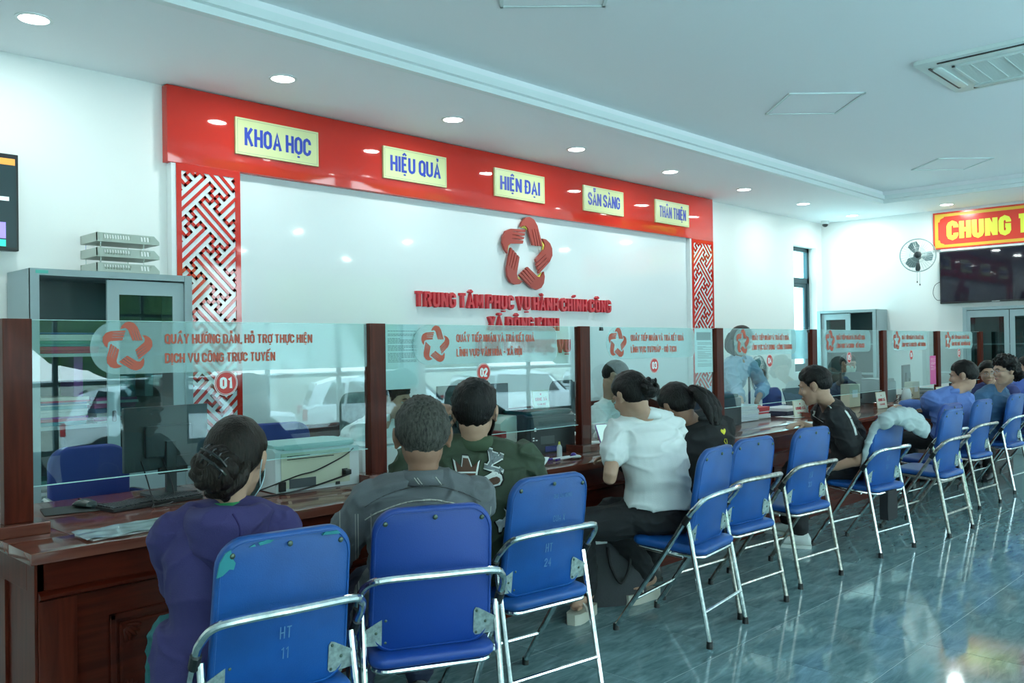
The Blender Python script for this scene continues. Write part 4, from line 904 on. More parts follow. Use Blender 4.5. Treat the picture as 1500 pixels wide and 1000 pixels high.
    # --- eyes, brows, lips
    for k in (-1, 1):
        mb = MB(); mb.ell(hM @ (V(k*.031, .0712, .0075)*hs), [.0115*hs, .0064*hs, .0050*hs], hM.to_3x3(), 12, 8); mb.build('eye', mat('eye_white', (.42, .40, .38), .3), root)
        mb = MB(); mb.ell(hM @ (V(k*.031, .0720, .0077)*hs), [.0046*hs, .0062*hs, .0046*hs], hM.to_3x3(), 10, 6); mb.build('iris', mat('iris_brown', (.02, .012, .008), .2), root)
        mb = MB(); mb.tube([hM @ (V(k*.014, .0915, .029)*hs), hM @ (V(k*.032, .0895, .034)*hs), hM @ (V(k*.05, .079, .028)*hs)], [.003*hs, .0035*hs, .0018*hs], 6, 3); mb.build('eyebrow', HAIR, root)
    mb = MB(); mb.tube([hM @ (V(-.022, .086, -.058)*hs), hM @ (V(0, .097, -.0575)*hs), hM @ (V(.022, .086, -.058)*hs)], [.002*hs, .0062*hs, .002*hs], 8, 4); mb.build('lips', mat('lips', (.36, .13, .11), .45), root)
    # --- shirt
    sh = P['shirt']; mb = MB(); gr = sh.get('grow', .010); amp = sh.get('wr', .007)*1.25; tors(mb, gr, sh.get('t0', -.12))
    if sh.get('flare'):
        t = sh['flare']; mb.rings([sect(L(hip+up*z_), W.to_3x3() @ hr, W.to_3x3() @ hf, (a+gr)*g*wide, (b2+gr)*g*wide) for z_, a, b2 in ((-.07, .18+t, .125+t), (.02, .183+t*.6, .13+t*.6), (.10, .172, .125))])
    for s_ in 'LR':
        a, e, w_ = arms[s_]; ln = sh.get('sleeve', 1.0); ag = gr+.004+sh.get('loose', 0)
        if ln >= 1.0: limb(mb, [L(a), L(a.lerp(e, .5)), L(e), L(e.lerp(w_, .5)), L(e.lerp(w_, min(ln-1, .94)) if ln < 2 else L and e.lerp(w_, .94))], [(.050+ag)*g*af, (.047+ag)*g*af, (.043+ag)*g*af, (.038+ag)*g*af, (.031+ag)*g*af], 14, 6)
        else: limb(mb, [L(a), L(a.lerp(e, ln*.5)), L(a.lerp(e, ln))], [(.052+ag)*g*af, (.050+ag)*g*af, (.050+ag*1.2)*g*af], 16, 5)
    me = remesh(mb, vox); wrinkle(me, amp, sh.get('wf', 9), P.get('seed', 1)); me.materials.append(sh['mat'])
    for p_ in me.polygons: p_.use_smooth = True
    so_ = bpy.data.objects.new(sh.get('name', 'shirt'), me); COL.objects.link(so_); so_.parent = root
    # collar
    if sh.get('collar'):
        nb = L(neck_base+V(0, 0, .012)); u3 = ((L(neck_top)-nb).normalized()*.4+V(0, 0, .6)).normalized(); f3 = W.to_3x3() @ fw; r3 = W.to_3x3() @ rt; ch = sh['collar']; mb = MB(); rs = []
        for i in range(33):
            a = PI/2+.22+(2*PI-.44)*i/32; d_ = r3*math.cos(a)+f3*math.sin(a); k = (1-math.sin(a))/2; rr_ = (.060 if fem else .066)*g
            c0_ = nb+u3*(-.012+.012*k); rs.append([c0_+d_*rr_, c0_+d_*(rr_-.004)+u3*ch, c0_+d_*(rr_+.004)+u3*ch, c0_+d_*(rr_+.016)+u3*(ch*.45), c0_+d_*(rr_+.022)+u3*(-.004), c0_+d_*(rr_+.014)+u3*(-.006)])
        mb.rings(rs); mb.build('collar', sh.get('cmat', sh['mat']), so_, 1.0)
    # --- trousers
    tr = P['trousers']; mb = MB(); gt = tr.get('grow', .012)
    mb.rings([sect(L(hip+up*z_), W.to_3x3() @ hr, W.to_3x3() @ hf, (a+gt)*g*wide, (b2+gt)*g*wide) for z_, a, b2 in ((-.075, .13, .09), (-.05, .160, .112), (0, .168, .118), (.05, .155, .105))+tr.get('top', ())])
    for s_ in 'LR':
        hj, kn, an = legs[s_]; q = tr.get('len', .92); limb(mb, [L(hj), L(hj.lerp(kn, .5)), L(kn), L(kn.lerp(an, .5)), L(kn.lerp(an, q))], [(.080+gt)*g, (.070+gt)*g, (.055+gt)*g, (.052+gt)*g, (.046+gt)*g], 14, 5)
    me = remesh(mb, vox*1.1); wrinkle(me, .006, 10, 5+P.get('seed', 1)); me.materials.append(tr['mat'])
    for p_ in me.polygons: p_.use_smooth = True
    to = bpy.data.objects.new('trousers', me); COL.objects.link(to); to.parent = root
    # --- shoes
    for s_ in 'LR':
        hj, kn, an = legs[s_]; td = V(*P.get('toe'+s_, tuple(hf))); td.z = 0; td.normalize(); sd = V(td.y, -td.x, 0); R3 = W.to_3x3(); st = P.get('shoe', 'shoe'); sm = P.get('shoemat', BLACK); sol = .022 if st != 'platform' else .055
        o0 = V(an.x, an.y, 0); prof = [(-.075, .030), (-.05, .038), (0, .038), (.06, .042), (.11, .045), (.15, .040), (.178, .022)]
        mb = MB(); mb.rings([[L(o0+td*y+sd*x+V(0, 0, z)) for x, z in ((-w2, 0), (w2, 0), (w2, sol), (-w2, sol))] for y, w2 in prof]); mb.build('sole', P.get('solemat', sm), root, .8)
        if st == 'shoe':
            mb = MB(); mb.rings([sect(L(o0+td*y+V(0, 0, sol+h/2-.004)), R3 @ sd, V(0, 0, 1), w2, h/2, 14, 2.3) for y, w2, h in ((-.072, .020, .05), (-.055, .034, .085), (0, .037, .095), (.05, .040, .07), (.11, .043, .05), (.15, .036, .04), (.172, .018, .025))]); mb.build('upper', sm, root)
        else: mb = MB(); q = [L(o0+td*.085+sd*(.046*math.cos(a))+V(0, 0, sol-.005+.05*max(0, math.sin(a)))) for a in [PI*i/10 for i in range(11)]]; mb.tube(q, .006, 8); mb.build('strap', sm, root)
    # --- hair
    hr_ = P.get('hair')
    if hr_:
        cap, rows = hair_cap(hM, hs, hr_.get('line', short_line()), hr_.get('th', .012), hr_.get('extra'), seed=P.get('seed', 1), rough=hr_.get('rough', .004), tuft=hr_.get('tuft', 0))
        cap.rings(rows); 
        ho = cap.build('hair', hr_.get('mat', HAIR), root)
        P['_hair'] = ho
    P['_root'] = root; P['_W'] = W; P['_hM'] = hM; P['_shirt'] = so_; P['_L'] = L; P['_body'] = bo; P['_hs'] = hs
    return P
def lock(P, pts, rr, name='hair_lock', m=None, k=5, lump=.004):
    """a thick strand group given in head coordinates"""
    mb = MB(); hM, hs = P['_hM'], P['_hs']; limb(mb, [hM @ (V(*p)*hs) for p in pts], [r*hs for r in rr], 14, k)
    for v in mb.bm.verts: v.co += noise.noise_vector(v.co*42)*lump
    return mb.build(name, m or HAIR, P['_hair'])
def glasses(P, m=None):
    hM, hs = P['_hM'], P['_hs']; mb = MB()
    for k in (-1, 1):
        mb.tube([hM @ (V(k*.033+.021*math.cos(a), .098, .004+.017*math.sin(a))*hs) for a in [2*PI*i/20 for i in range(21)]], .0014, 5)
        mb.tube([hM @ (V(k*.054, .097, .008)*hs), hM @ (V(k*.078, .05, .008)*hs), hM @ (V(k*.083, -.005, .006)*hs)], .0014, 5)
    mb.tube([hM @ (V(-.012, .1, .008)*hs), hM @ (V(.012, .1, .008)*hs)], .0014, 5); mb.build('glasses', m or CHROME, P['_root'])
def mask(P, m, low=False):
    hM, hs = P['_hM'], P['_hs']; mb = MB(); rs = []
    for z, w_, y in ((-.005 if not low else -.04, .055, .088), (-.02, .062, .094), (-.045, .062, .100), (-.075, .055, .098), (-.105, .04, .085)):
        rs.append([hM @ (V(w_*1.22*math.sin(a), y*math.cos(a)*.8+.024, z)*hs) for a in [-1.35+2.7*i/14 for i in range(15)]])
    vs = [[mb.v(p) for p in r] for r in rs]
    for a, b2 in zip(vs[:-1], vs[1:]):
        for j in range(14): mb.face([a[j], a[j+1], b2[j+1], b2[j]])
    o = mb.build('face_mask', m, P['_root']); sm = o.modifiers.new('thick', 'SOLIDIFY'); sm.thickness = .002
    mb = MB()
    for k in (-1, 1): mb.tube([hM @ (V(k*.066, .045, -.02)*hs), hM @ (V(k*.084, -.005, .022)*hs), hM @ (V(k*.088, -.028, .0)*hs), hM @ (V(k*.080, -.015, -.035)*hs), hM @ (V(k*.060, .045, -.075)*hs)], .0014, 5, 4)
    mb.build('ear_loop', m, o); return o
def decal(P, name, polys, org, ux, uy, m, off=.004, target=None, back=.40, thick=.0015, parent=None):
    """patch sewn on cloth: 2-D outlines laid over the garment along its surface (world frame in, local out)"""
    tgt = target or P['_shirt']; bvh = BVHTree.FromPolygons([v.co for v in tgt.data.vertices], [p.vertices[:] for p in tgt.data.polygons]); W = P['_W']; R3 = W.to_3x3()
    o_ = W @ Vector(org); ux = (R3 @ Vector(ux)).normalized(); uy = (R3 @ Vector(uy)).normalized(); n_ = ux.cross(uy).normalized()
    bm = bmesh.new()
    for pi_, poly in enumerate(polys):
        f = bm.faces.new([bm.verts.new((a, b2, (pi_ % 4)*3e-4)) for a, b2 in poly])
    bm.normal_update(); bmesh.ops.triangulate(bm, faces=bm.faces[:], ngon_method='EAR_CLIP')
    for _ in range(2): bmesh.ops.subdivide_edges(bm, edges=[e for e in bm.edges if e.calc_length() > .012], cuts=1, use_grid_fill=True)
    bmesh.ops.triangulate(bm, faces=bm.faces[:])
    for v in bm.verts:
        p = o_+ux*v.co.x+uy*v.co.y; h, nn, i, d_ = bvh.ray_cast(p+n_*back, -n_)
        zz = v.co.z; v.co = (h if h else p)+n_*(off+zz)
    me = bpy.data.meshes.new(name); bm.to_mesh(me); bm.free(); me.materials.append(m)
    for p in me.polygons: p.use_smooth = True
    o = bpy.data.objects.new(name, me); COL.objects.link(o); o.parent = parent or tgt
    sm = o.modifiers.new('thick', 'SOLIDIFY'); sm.thickness = thick; return o
def line_polys(pts, w_):
    out = []
    L_, R_ = stroke_polys(pts, w_)
    for i in range(len(L_)-1): out.append([tuple(L_[i]), tuple(L_[i+1]), tuple(R_[i+1]), tuple(R_[i])])
    return out
def seat_legs(hip, yaw, g=1.0, spread=.09, fx=.42, fl=0, knz=.50, anz=.09, feet=0.05):
    """default sitting legs"""
    y = math.radians(yaw); f = V(math.cos(y), math.sin(y), 0); r = V(math.sin(y), -math.cos(y), 0); h = V(*hip); out = {}
    for s_, k in (('L', -1), ('R', 1)):
        kn = h+f*fx*g+r*(k*spread*1.2); kn.z = knz; an = kn+f*feet+r*(k*.01); an.z = anz; out['kn'+s_] = tuple(kn); out['an'+s_] = tuple(an)
    return out

PURPLE = fabric('purple_jersey', (.034, .026, .115), .85); GREENC = mat('green_collar', (.02, .22, .08), .7); TEALP = fabric('teal_trousers', (.01, .13, .14))
BLACKT = fabric('black_trousers', (.010, .011, .014), .8); NAVYT = fabric('navy_trousers', (.015, .02, .05)); GREYT = fabric('grey_trousers', (.06, .065, .07))
# 1 --- woman in the purple hoodie
p = dict(yaw=62, hip=(1.255, 2.40, .53), sc=(1.285, 2.46, .885), head=(tuple(at(347, 674, y=2.47)), 40, -12, 0), hs=1.02, fem=True, size=1.0, wide=1.06, sw=.15, seed=1, vox=.0065, slump=.035, belly=.03, armf=1.12,
         elL=tuple(at(268, 848, y=2.58)), wrL=(1.34, 2.90, .66), elR=(1.50, 2.56, .68), wrR=(1.50, 2.82, .64), shirt=dict(mat=PURPLE, name='hoodie', sleeve=2, grow=.016, wr=.006, wf=7, loose=.010, flare=.012, collar=None),
         trousers=dict(mat=TEALP), hair=dict(line=long_line(), th=.014, mat=HAIRBR, rough=.003), shoemat=BLACK)
p.update(seat_legs(p['hip'], 75, fx=.36)); person('woman in a purple hoodie with a clipped hair bun at counter 01', p)
for k in range(9):
    a = 2*PI*k/9; c = V(-.012, -.112, -.035); lock(p, [c+V(.045*math.cos(a), -.002, .042*math.sin(a)), c+V(.052*math.cos(a+.6), -.022, .05*math.sin(a+.6)), c+V(.028*math.cos(a+1.4), -.045, .03*math.sin(a+1.4)), c+V(0, -.05, 0)], [.018, .022, .018, .012], m=HAIRBR)
lock(p, [(-.055, -.07, .0), (-.062, -.09, -.05), (-.045, -.09, -.085)], [.022, .026, .014], m=HAIRBR); lock(p, [(.05, -.07, -.01), (.045, -.09, -.06), (.01, -.10, -.09), (-.03, -.1, -.1)], [.022, .026, .028, .02], m=HAIRBR); lock(p, [(.0, -.09, -.04), (.0, -.11, -.08), (.012, -.09, -.115)], [.03, .028, .014], m=HAIRBR)
hM, hs = p['_hM'], p['_hs']; mb = MB()
for k in (-1, 1):
    A = [(-.038, -.176, .010+k*.008), (-.010, -.190, -.002+k*.012), (.020, -.186, -.022+k*.014), (.036, -.168, -.044+k*.012)]
    mb.tube([hM @ V(*q) for q in A], .0045, 6, 4)
    for q in range(4): t = (q+.5)/4; b0 = Vector(A[0]).lerp(Vector(A[3]), t)+V(0, -.004, 0); mb.tube([hM @ b0, hM @ (b0+V(k*.01, .004, k*.018)), hM @ (b0+V(k*.012, .03, k*.022))], .003, 5, 3)
mb.build('hair_clip', mat('clip_black', (.01, .011, .013), .15), p['_hair'])
mask(p, mat('mask_blue', (.42, .60, .66), .7))
mb = MB(); L = p['_L']; sc = V(1.285, 2.46, .885); f = V(math.cos(1.117), math.sin(1.117), 0); r = V(f.y, -f.x, 0)
mb.rings([[L(sc+V(0, 0, .045)+r*(.064*math.cos(a))+f*(.062*math.sin(a))+V(0, 0, z)) for a in [2*PI*i/24 for i in range(24)]] for z in (0, .02, .045)], False); o = mb.build('green_collar', GREENC, p['_root']); o.modifiers.new('t', 'SOLIDIFY').thickness = .004
# hood lying on the upper back
hd = MB(); c0 = sc+V(0, 0, .045)
def hp_(x, y, z): return L(c0+r*x-f*y+V(0, 0, z))
rs = []
for i in range(25):
    a = -.25*PI+1.5*PI*i/24-.0; ca, sa = math.cos(a+PI*.0), math.sin(a); back = max(0, math.sin(a)); x = .108*math.cos(a)
    q = back**1.5; rs.append([hp_(x*.80, .055+.050*back-.03*(1-back), .040), hp_(x*1.02, .06+.080*back-.03*(1-back), .040+.004*q), hp_(x*1.18, .070+.112*back-.03*(1-back), .005-.02*q), hp_(x*1.02, .07+.116*back-.03*(1-back), -.06-.085*q), hp_(x*.42, .065+.098*back-.03*(1-back), -.075-.150*q), hp_(x*.4, .02, -.06)])
hd.rings(rs); me_ = hd.mesh('x'); tmp = MB(); tmp.bm.from_mesh(me_); bmesh.ops.subdivide_edges(tmp.bm, edges=tmp.bm.edges[:], cuts=2, smooth=.6, use_grid_fill=True); mm = remesh(tmp, .006, 3); wrinkle(mm, .013, 9, 21); mm.materials.append(PURPLE)
for q in mm.polygons: q.use_smooth = True
ho = bpy.data.objects.new('hood', mm); COL.objects.link(ho); ho.parent = p['_shirt']
for a_, b_ in (((.0, .30, .02), (.005, .3, -.25)),):
    bvh = BVHTree.FromPolygons([v.co for v in mm.vertices], [q.vertices[:] for q in mm.polygons]); pts = []
    for i in range(14):
        z = .03-.016*i; o_ = hp_(.012+.02*math.sin(i*.5), .35, z); d_ = (hp_(0, 0, 0)-hp_(0, 1, 0)).normalized(); h, *_ = bvh.ray_cast(o_, d_)
        if h: pts.append(h)
    if len(pts) > 3: MB().tube(pts, .0045, 6).build('hood_seam', mat('purple_seam', (.028, .018, .10), .9), ho)

# 2 --- grey-haired man in the striped shirt
STR = fabric('grey_striped_cloth', (.105, .118, .128), .85); n = STR.node_tree; b = n.nodes['Principled BSDF']
base = b.inputs['Base Color'].links[0].from_socket; t = n.nodes.new('ShaderNodeTexCoord'); sx = n.nodes.new('ShaderNodeSeparateXYZ'); n.links.new(t.outputs['Object'], sx.inputs[0])
def mth(op, a, v2=None):
    q = n.nodes.new('ShaderNodeMath'); q.operation = op
    if isinstance(a, (int, float)): q.inputs[0].default_value = a
    else: n.links.new(a, q.inputs[0])
    if v2 is not None:
        if isinstance(v2, (int, float)): q.inputs[1].default_value = v2
        else: n.links.new(v2, q.inputs[1])
    return q.outputs[0]
fr = mth('FRACT', mth('MULTIPLY', sx.outputs['X'], 19.0)); a1 = mth('LESS_THAN', mth('ABSOLUTE', mth('SUBTRACT', fr, .30)), .035); fr2 = mth('FRACT', mth('MULTIPLY', sx.outputs['X'], 9.5)); a2 = mth('LESS_THAN', mth('ABSOLUTE', mth('SUBTRACT', fr2, .235)), .014)
msk = mth('LESS_THAN', sx.outputs['Z'], .862); al = mth('MULTIPLY', mth('MAXIMUM', mth('MULTIPLY', a1, .55), a2), msk)
mxr = n.nodes.new('ShaderNodeMixRGB'); mxr.inputs[2].default_value = (.42, .42, .38, 1); n.links.new(al, mxr.inputs[0]); n.links.new(base, mxr.inputs[1]); n.links.new(mxr.outputs[0], b.inputs['Base Color'])
p = dict(yaw=55, hip=(1.95, 2.40, .545), sc=(1.99, 2.38, .90), head=(tuple(at(619, 641, y=2.40)), 52, -16, 0), hs=1.12, size=1.02, seed=2, vox=.0065, skin=SKIN2, slump=.05, sw=.185,
         elL=(1.76, 2.60, .70), wrL=(1.92, 2.83, .66), elR=(2.22, 2.46, .70), wrR=(2.25, 2.70, .66), shirt=dict(mat=STR, sleeve=2, grow=.013, wr=.008, wf=9, loose=.01, collar=.045, flare=.01),
         trousers=dict(mat=NAVYT), hair=dict(line=short_line(.06, .014, -.090), th=.010, mat=HAIRG, tuft=.010, rough=.003), shoemat=BLACK)
p.update(seat_legs(p['hip'], 63, fx=.40)); person('grey-haired man in a grey pinstriped shirt, seen from behind', p)
for s_, dx in ((1, 0), (-1, 0)): pass
LINE = mat('pale_thread', (.42, .42, .38), .8); sc = V(*p['sc']); f = V(math.cos(math.radians(55)), math.sin(math.radians(55)), 0); r = V(f.y, -f.x, 0)
for z_, dz in ((-.055, .045), (-.095, .05)):
    pts = [(x, z_+.085-dz*(abs(x)/.17)**2) for x in [-.20+.02*i for i in range(21)]]; decal(p, 'yoke_seam', line_polys(pts, .0035 if z_ < -.06 else .002), at(621, 726, y=2.30), r, (0, 0, 1), LINE if z_ < -.06 else mat('dark_seam', (.05, .055, .06), .8), .0035)
for x0 in (-.028, -.018, .045): decal(p, 'collar_stripe', line_polys([(x0-.01, .08), (x0+.018, .042)], .003), sc, r, (0, 0, 1), LINE, .001, target=[c for c in children(p['_shirt']) if c.name.startswith('collar')][0])

# 3 --- man in the green jacket
JGREEN = fabric('olive_jacket', (.030, .052, .028), .75)
p = dict(yaw=52, hip=(2.52, 2.60, .55), sc=(2.53, 2.68, .945), head=((2.515, 2.665, 1.15), 38, -8, 0), hs=1.04, size=1.03, seed=3, vox=.0065, slump=.05, wide=1.08, sw=.19,
         elL=(2.36, 2.94, .86), wrL=(2.405, 2.83, 1.08), hdL=(.06, -.12, .2), huL=(-.8, -.3, .2), curlL=.7, elR=(2.86, 2.62, .70), wrR=(2.92, 2.92, .77), hdR=(.1, .5, 0), shirt=dict(mat=JGREEN, name='jacket', sleeve=2, grow=.024, wr=.011, wf=7, loose=.016, collar=.056, cmat=mat('rib_green', (.045, .075, .04), .9)),
         trousers=dict(mat=BLACKT), hair=dict(line=short_line(.06, .022, -.088), th=.013, mat=HAIR, tuft=.008, rough=.004, extra=lambda q: .55+.9*max(0, min(1, (q.z+.0)/.08))), shoemat=BLACK)
p.update(seat_legs(p['hip'], 85, fx=.42)); person('man in an olive bomber jacket with sewn-on patches and a black mask', p); mask(p, mat('mask_black', (.012, .014, .016), .8))
sc = V(*p['sc']); f = V(math.cos(math.radians(52)), math.sin(math.radians(52)), 0); r = V(f.y, -f.x, 0); rr = (r+V(0, 0, -.33)).normalized(); uu = (V(0, 0, 1)+r*.33).normalized()
PG = mat('patch_grey', (.16, .19, .20), .8); PW = mat('patch_white', (.62, .66, .64), .8); PB = mat('patch_brown', (.085, .04, .025), .8); PK = mat('patch_black_edge', (.006, .007, .006), .9)
def lv(c, sc_, w_):   # slab-serif L and V interlaced, as on the right shoulder
    Lp = [[(-1.0, -.8), (1.0, -.8)], [(-.45, -.8), (.1, .65)], [(-.25, .7), (.5, .7)], [(1.0, -.85), (1.15, -.45)]]; Vp = [[(-.75, 1.0), (-.25, 1.0)], [(-.5, 1.0), (-.15, -.15)], [(-.15, -.15), (.95, .75)], [(.65, .82), (1.2, .75)]]
    out = []
    for q in Lp+Vp: out += line_polys([(c[0]+a*sc_, c[1]+b2*sc_) for a, b2 in q], w_)
    return out
ol_ = sc; sc = at(722, 675, y=2.54); cen = (0, 0)
decal(p, 'monogram_edge', lv(cen, .034, .030), sc, rr, uu, PK, .0030); decal(p, 'monogram_border', lv(cen, .034, .022), sc, rr, uu, PW, .0050); decal(p, 'monogram_patch', lv(cen, .034, .013), sc, rr, uu, PG, .0070)
sc = at(685, 690, y=2.53); cx, cy = 0, 0
crown = [(cx-.036, cy-.036), (cx+.036, cy-.036), (cx+.040, cy-.01), (cx+.052, cy+.03), (cx+.022, cy+.008), (cx+.012, cy+.042), (cx-.010, cy+.044), (cx-.018, cy+.008), (cx-.046, cy+.034), (cx-.040, cy-.01)]
grow_ = lambda P_, c, k: [(c[0]+(a-c[0])*k, c[1]+(b2-c[1])*k) for a, b2 in P_]
decal(p, 'crown_edge', [grow_(crown, (cx, cy), 1.22)], sc, r, (0, 0, 1), PK, .0030); decal(p, 'crown_border', [grow_(crown, (cx, cy), 1.1)], sc, r, (0, 0, 1), PW, .0050); decal(p, 'crown_patch', [grow_(crown, (cx, cy), .92)], sc, r, (0, 0, 1), PB, .0068)
decal(p, 'crown_band', [[(cx-.035, cy-.014), (cx+.036, cy-.014), (cx+.036, cy-.009), (cx-.035, cy-.009)]], sc, r, (0, 0, 1), PW, .0085)
sc = at(713, 701, y=2.53); pad = [(-0.060, 0.005), (-0.010, 0.015), (0.025, 0.030), (0.045, 0.028), (0.058, 0.015), (0.062, -0.003), (0.050, -0.023), (0.025, -0.027), (-0.020, -0.021), (-0.060, -0.017)]
decal(p, 'paddle_edge', [grow_(pad, (0, 0), 1.13)], sc, r, (0, 0, 1), PK, .0028); decal(p, 'paddle_border', [pad], sc, r, (0, 0, 1), PW, .0046); decal(p, 'paddle_patch', [[(-0.060, -0.013), (-0.020, -0.007), (0.020, 0.009), (0.038, 0.012), (0.050, 0.005), (0.052, -0.007), (0.042, -0.017), (0.020, -0.021), (-0.020, -0.017)]], sc, r, (0, 0, 1), PB, .0064)
sc = at(733, 757, y=2.50); hk = [(-0.030, -0.002), (-0.014, 0.006), (0.000, 0.003), (0.013, 0.016), (0.014, 0.032), (0.006, 0.046), (0.020, 0.036), (0.030, 0.016), (0.026, -0.007), (0.012, -0.022), (0.000, -0.028), (-0.006, -0.044), (-0.016, -0.046), (-0.018, -0.024)]
decal(p, 'hook_edge', [grow_(hk, (0, 0), 1.2)], sc, r, (0, 0, 1), PK, .0028); decal(p, 'hook_patch', [hk], sc, r, (0, 0, 1), PW, .0048)

# 4 --- woman in the white polo, holding a phone
POLO = fabric('white_pique', (.66, .70, .70), .85, .03)
w4 = at(900, 655, y=3.00)
p = dict(yaw=66, hip=(3.76, 2.60, .545), sc=(3.715, 2.65, 1.0), head=((3.615, 2.67, 1.165), 82, -26, 0), hs=.98, fem=True, size=1.02, wide=1.10, seed=4, vox=.0065, slump=.03, sw=.165, armf=1.08,
         elL=tuple(at(893, 700, y=2.66)), wrL=tuple(w4), hdL=(.12, .25, .06), huL=(-.6, -.2, .5), curlL=.75, elR=(3.98, 2.70, .74), wrR=(3.92, 3.0, .80), hdR=(-.1, .5, 0), shirt=dict(mat=POLO, name='polo_shirt', sleeve=.50, grow=.013, wr=.009, wf=8, loose=.006, collar=.042, t0=.15),
         trousers=dict(mat=BLACKT, grow=.022, top=((.08, .150, .105), (.10, .13, .09))), hair=dict(line=lambda q: long_line()(q)+.012*(q.y < -.02), th=.014, mat=HAIR), barefoot=True, shoe='platform', shoemat=mat('clear_strap', (.5, .45, .4), .2), solemat=mat('cream_sole', (.50, .50, .42), .5))
p.update(seat_legs(p['hip'], 100, fx=.40)); a_ = at(858, 866, z=.13); p['knL'] = (3.42, 2.86, .50); p['anL'] = (a_.x, a_.y, .135); p['toeL'] = (-1, -.25, 0); a_ = at(948, 843, z=.13); p['anR'] = (a_.x, a_.y, .135); p['toeR'] = (-.9, .1, 0); p['knR'] = (3.80, 2.98, .50)
person('woman in a white polo shirt and platform sandals holding a phone', p); PH4 = p
for k in range(8): a = 2*PI*k/8; c = V(.01, -.122, -.012); lock(p, [c+V(.030*math.cos(a), .005, .030*math.sin(a)), c+V(.040*math.cos(a+.7), -.018, .040*math.sin(a+.7)), c+V(.02*math.cos(a+1.5), -.038, .02*math.sin(a+1.5))], [.014, .018, .014])
lock(p, [(.02, -.14, .0), (.03, -.165, .01), (.028, -.175, .02)], [.016, .010, .004])
t = thing('smartphone', 'phone in a purple case held by the woman in white', 'phone', tuple(w4+V(.045, .105, .055)), math.radians(10)); t.rotation_euler = (math.radians(48), 0, math.radians(-30))
MB().prism(rrect(-.038, .038, -.08, .08, .010), -.005, .005, bev=.002).build('case', mat('purple_case', (.16, .04, .30), .3), t); MB().prism(rrect(-.035, .035, -.076, .076, .008), .0052, .0062).build('screen', mat('phone_screen', (.45, .65, .62), .2, emit=.5), t)

# 5 --- woman in black with a ponytail
BLK = fabric('black_jersey', (.008, .009, .011), .85)
p = dict(yaw=72, hip=(4.30, 2.66, .545), sc=(4.28, 2.72, .945), head=((4.15, 2.75, 1.075), 84, -30, 0), hs=1.0, fem=True, size=1.06, wide=1.16, seed=5, vox=.007, slump=.05, sw=.195, armf=1.1, skin=SKIN2,
         elL=(4.0, 2.85, .74), wrL=(4.05, 3.08, .79), hdL=(.1, .5, 0), elR=(4.55, 2.72, .72), wrR=(4.45, 3.0, .78), hdR=(0, .5, 0), shirt=dict(mat=BLK, name='black_top', sleeve=2, grow=.018, wr=.008, wf=7, loose=.014, collar=.02),
         trousers=dict(mat=BLACKT), hair=dict(line=long_line(), th=.015, mat=HAIR))
p.update(seat_legs(p['hip'], 92, fx=.40)); person('woman in black with a wavy ponytail and yellow hand print on her back', p)
for k in range(7):
    a = 2*PI*k/7; dx, dz = .022*math.cos(a), .022*math.sin(a)
    lock(p, [(.01+dx*.4, -.10, .03+dz*.4), (.02+dx, -.140, .02+dz*.8), (.03+dx*1.6, -.168, -.03+dz), (.045+dx*2.0, -.175, -.09+dz), (.04+dx*1.6, -.160, -.16+dz)], [.013, .022, .028, .026, .012], 'ponytail_lock', lump=.008)
mb = MB(); mb.tube([p['_hM'] @ V(.012+.021*math.cos(a), -.115, .032+.021*math.sin(a)) for a in [2*PI*i/16 for i in range(17)]], .005, 6); mb.build('hair_tie', mat('pink_tie', (.6, .06, .16), .6), p['_hair'])
mb = MB(); c = p['_L'](V(4.245, 2.745, .985)); mb.rings([[c+V(.066*math.cos(a), .064*math.sin(a)-.01, z) for a in [2*PI*i/20 for i in range(20)]] for z in (0, .02, .035)], False); o = mb.build('yellow_collar', mat('yellow_collar', (.62, .62, .04), .7), p['_root']); o.modifiers.new('t', 'SOLIDIFY').thickness = .004
YLW = mat('yellow_print', (.75, .68, .04), .6); sc = V(*p['sc']); f = V(math.cos(math.radians(40)), math.sin(math.radians(40)), 0); r = V(f.y, -f.x, 0)
sc = at(1055, 630, y=2.62); hx, hz = 0, 0; heart = [(hx, hz-.012), (hx+.017, hz+.004), (hx+.018, hz+.013), (hx+.010, hz+.018), (hx, hz+.011), (hx-.010, hz+.018), (hx-.018, hz+.013), (hx-.017, hz+.004)]
decal(p, 'heart_print', [heart], sc, r, (0, 0, 1), YLW, .002)
ol = [(hx+.0, hz-.03), (hx-.006, hz-.045), (hx+.004, hz-.06), (hx+.0, hz-.075), (hx+.002, hz-.12), (hx+.042, hz-.128), (hx+.046, hz-.085), (hx+.040, hz-.072), (hx+.034, hz-.080), (hx+.030, hz-.070), (hx+.024, hz-.078), (hx+.019, hz-.066), (hx+.012, hz-.074), (hx+.012, hz-.045), (hx+.008, hz-.032)]
decal(p, 'hand_print', line_polys(ol, .0032), sc, r, (0, 0, 1), YLW, .002)

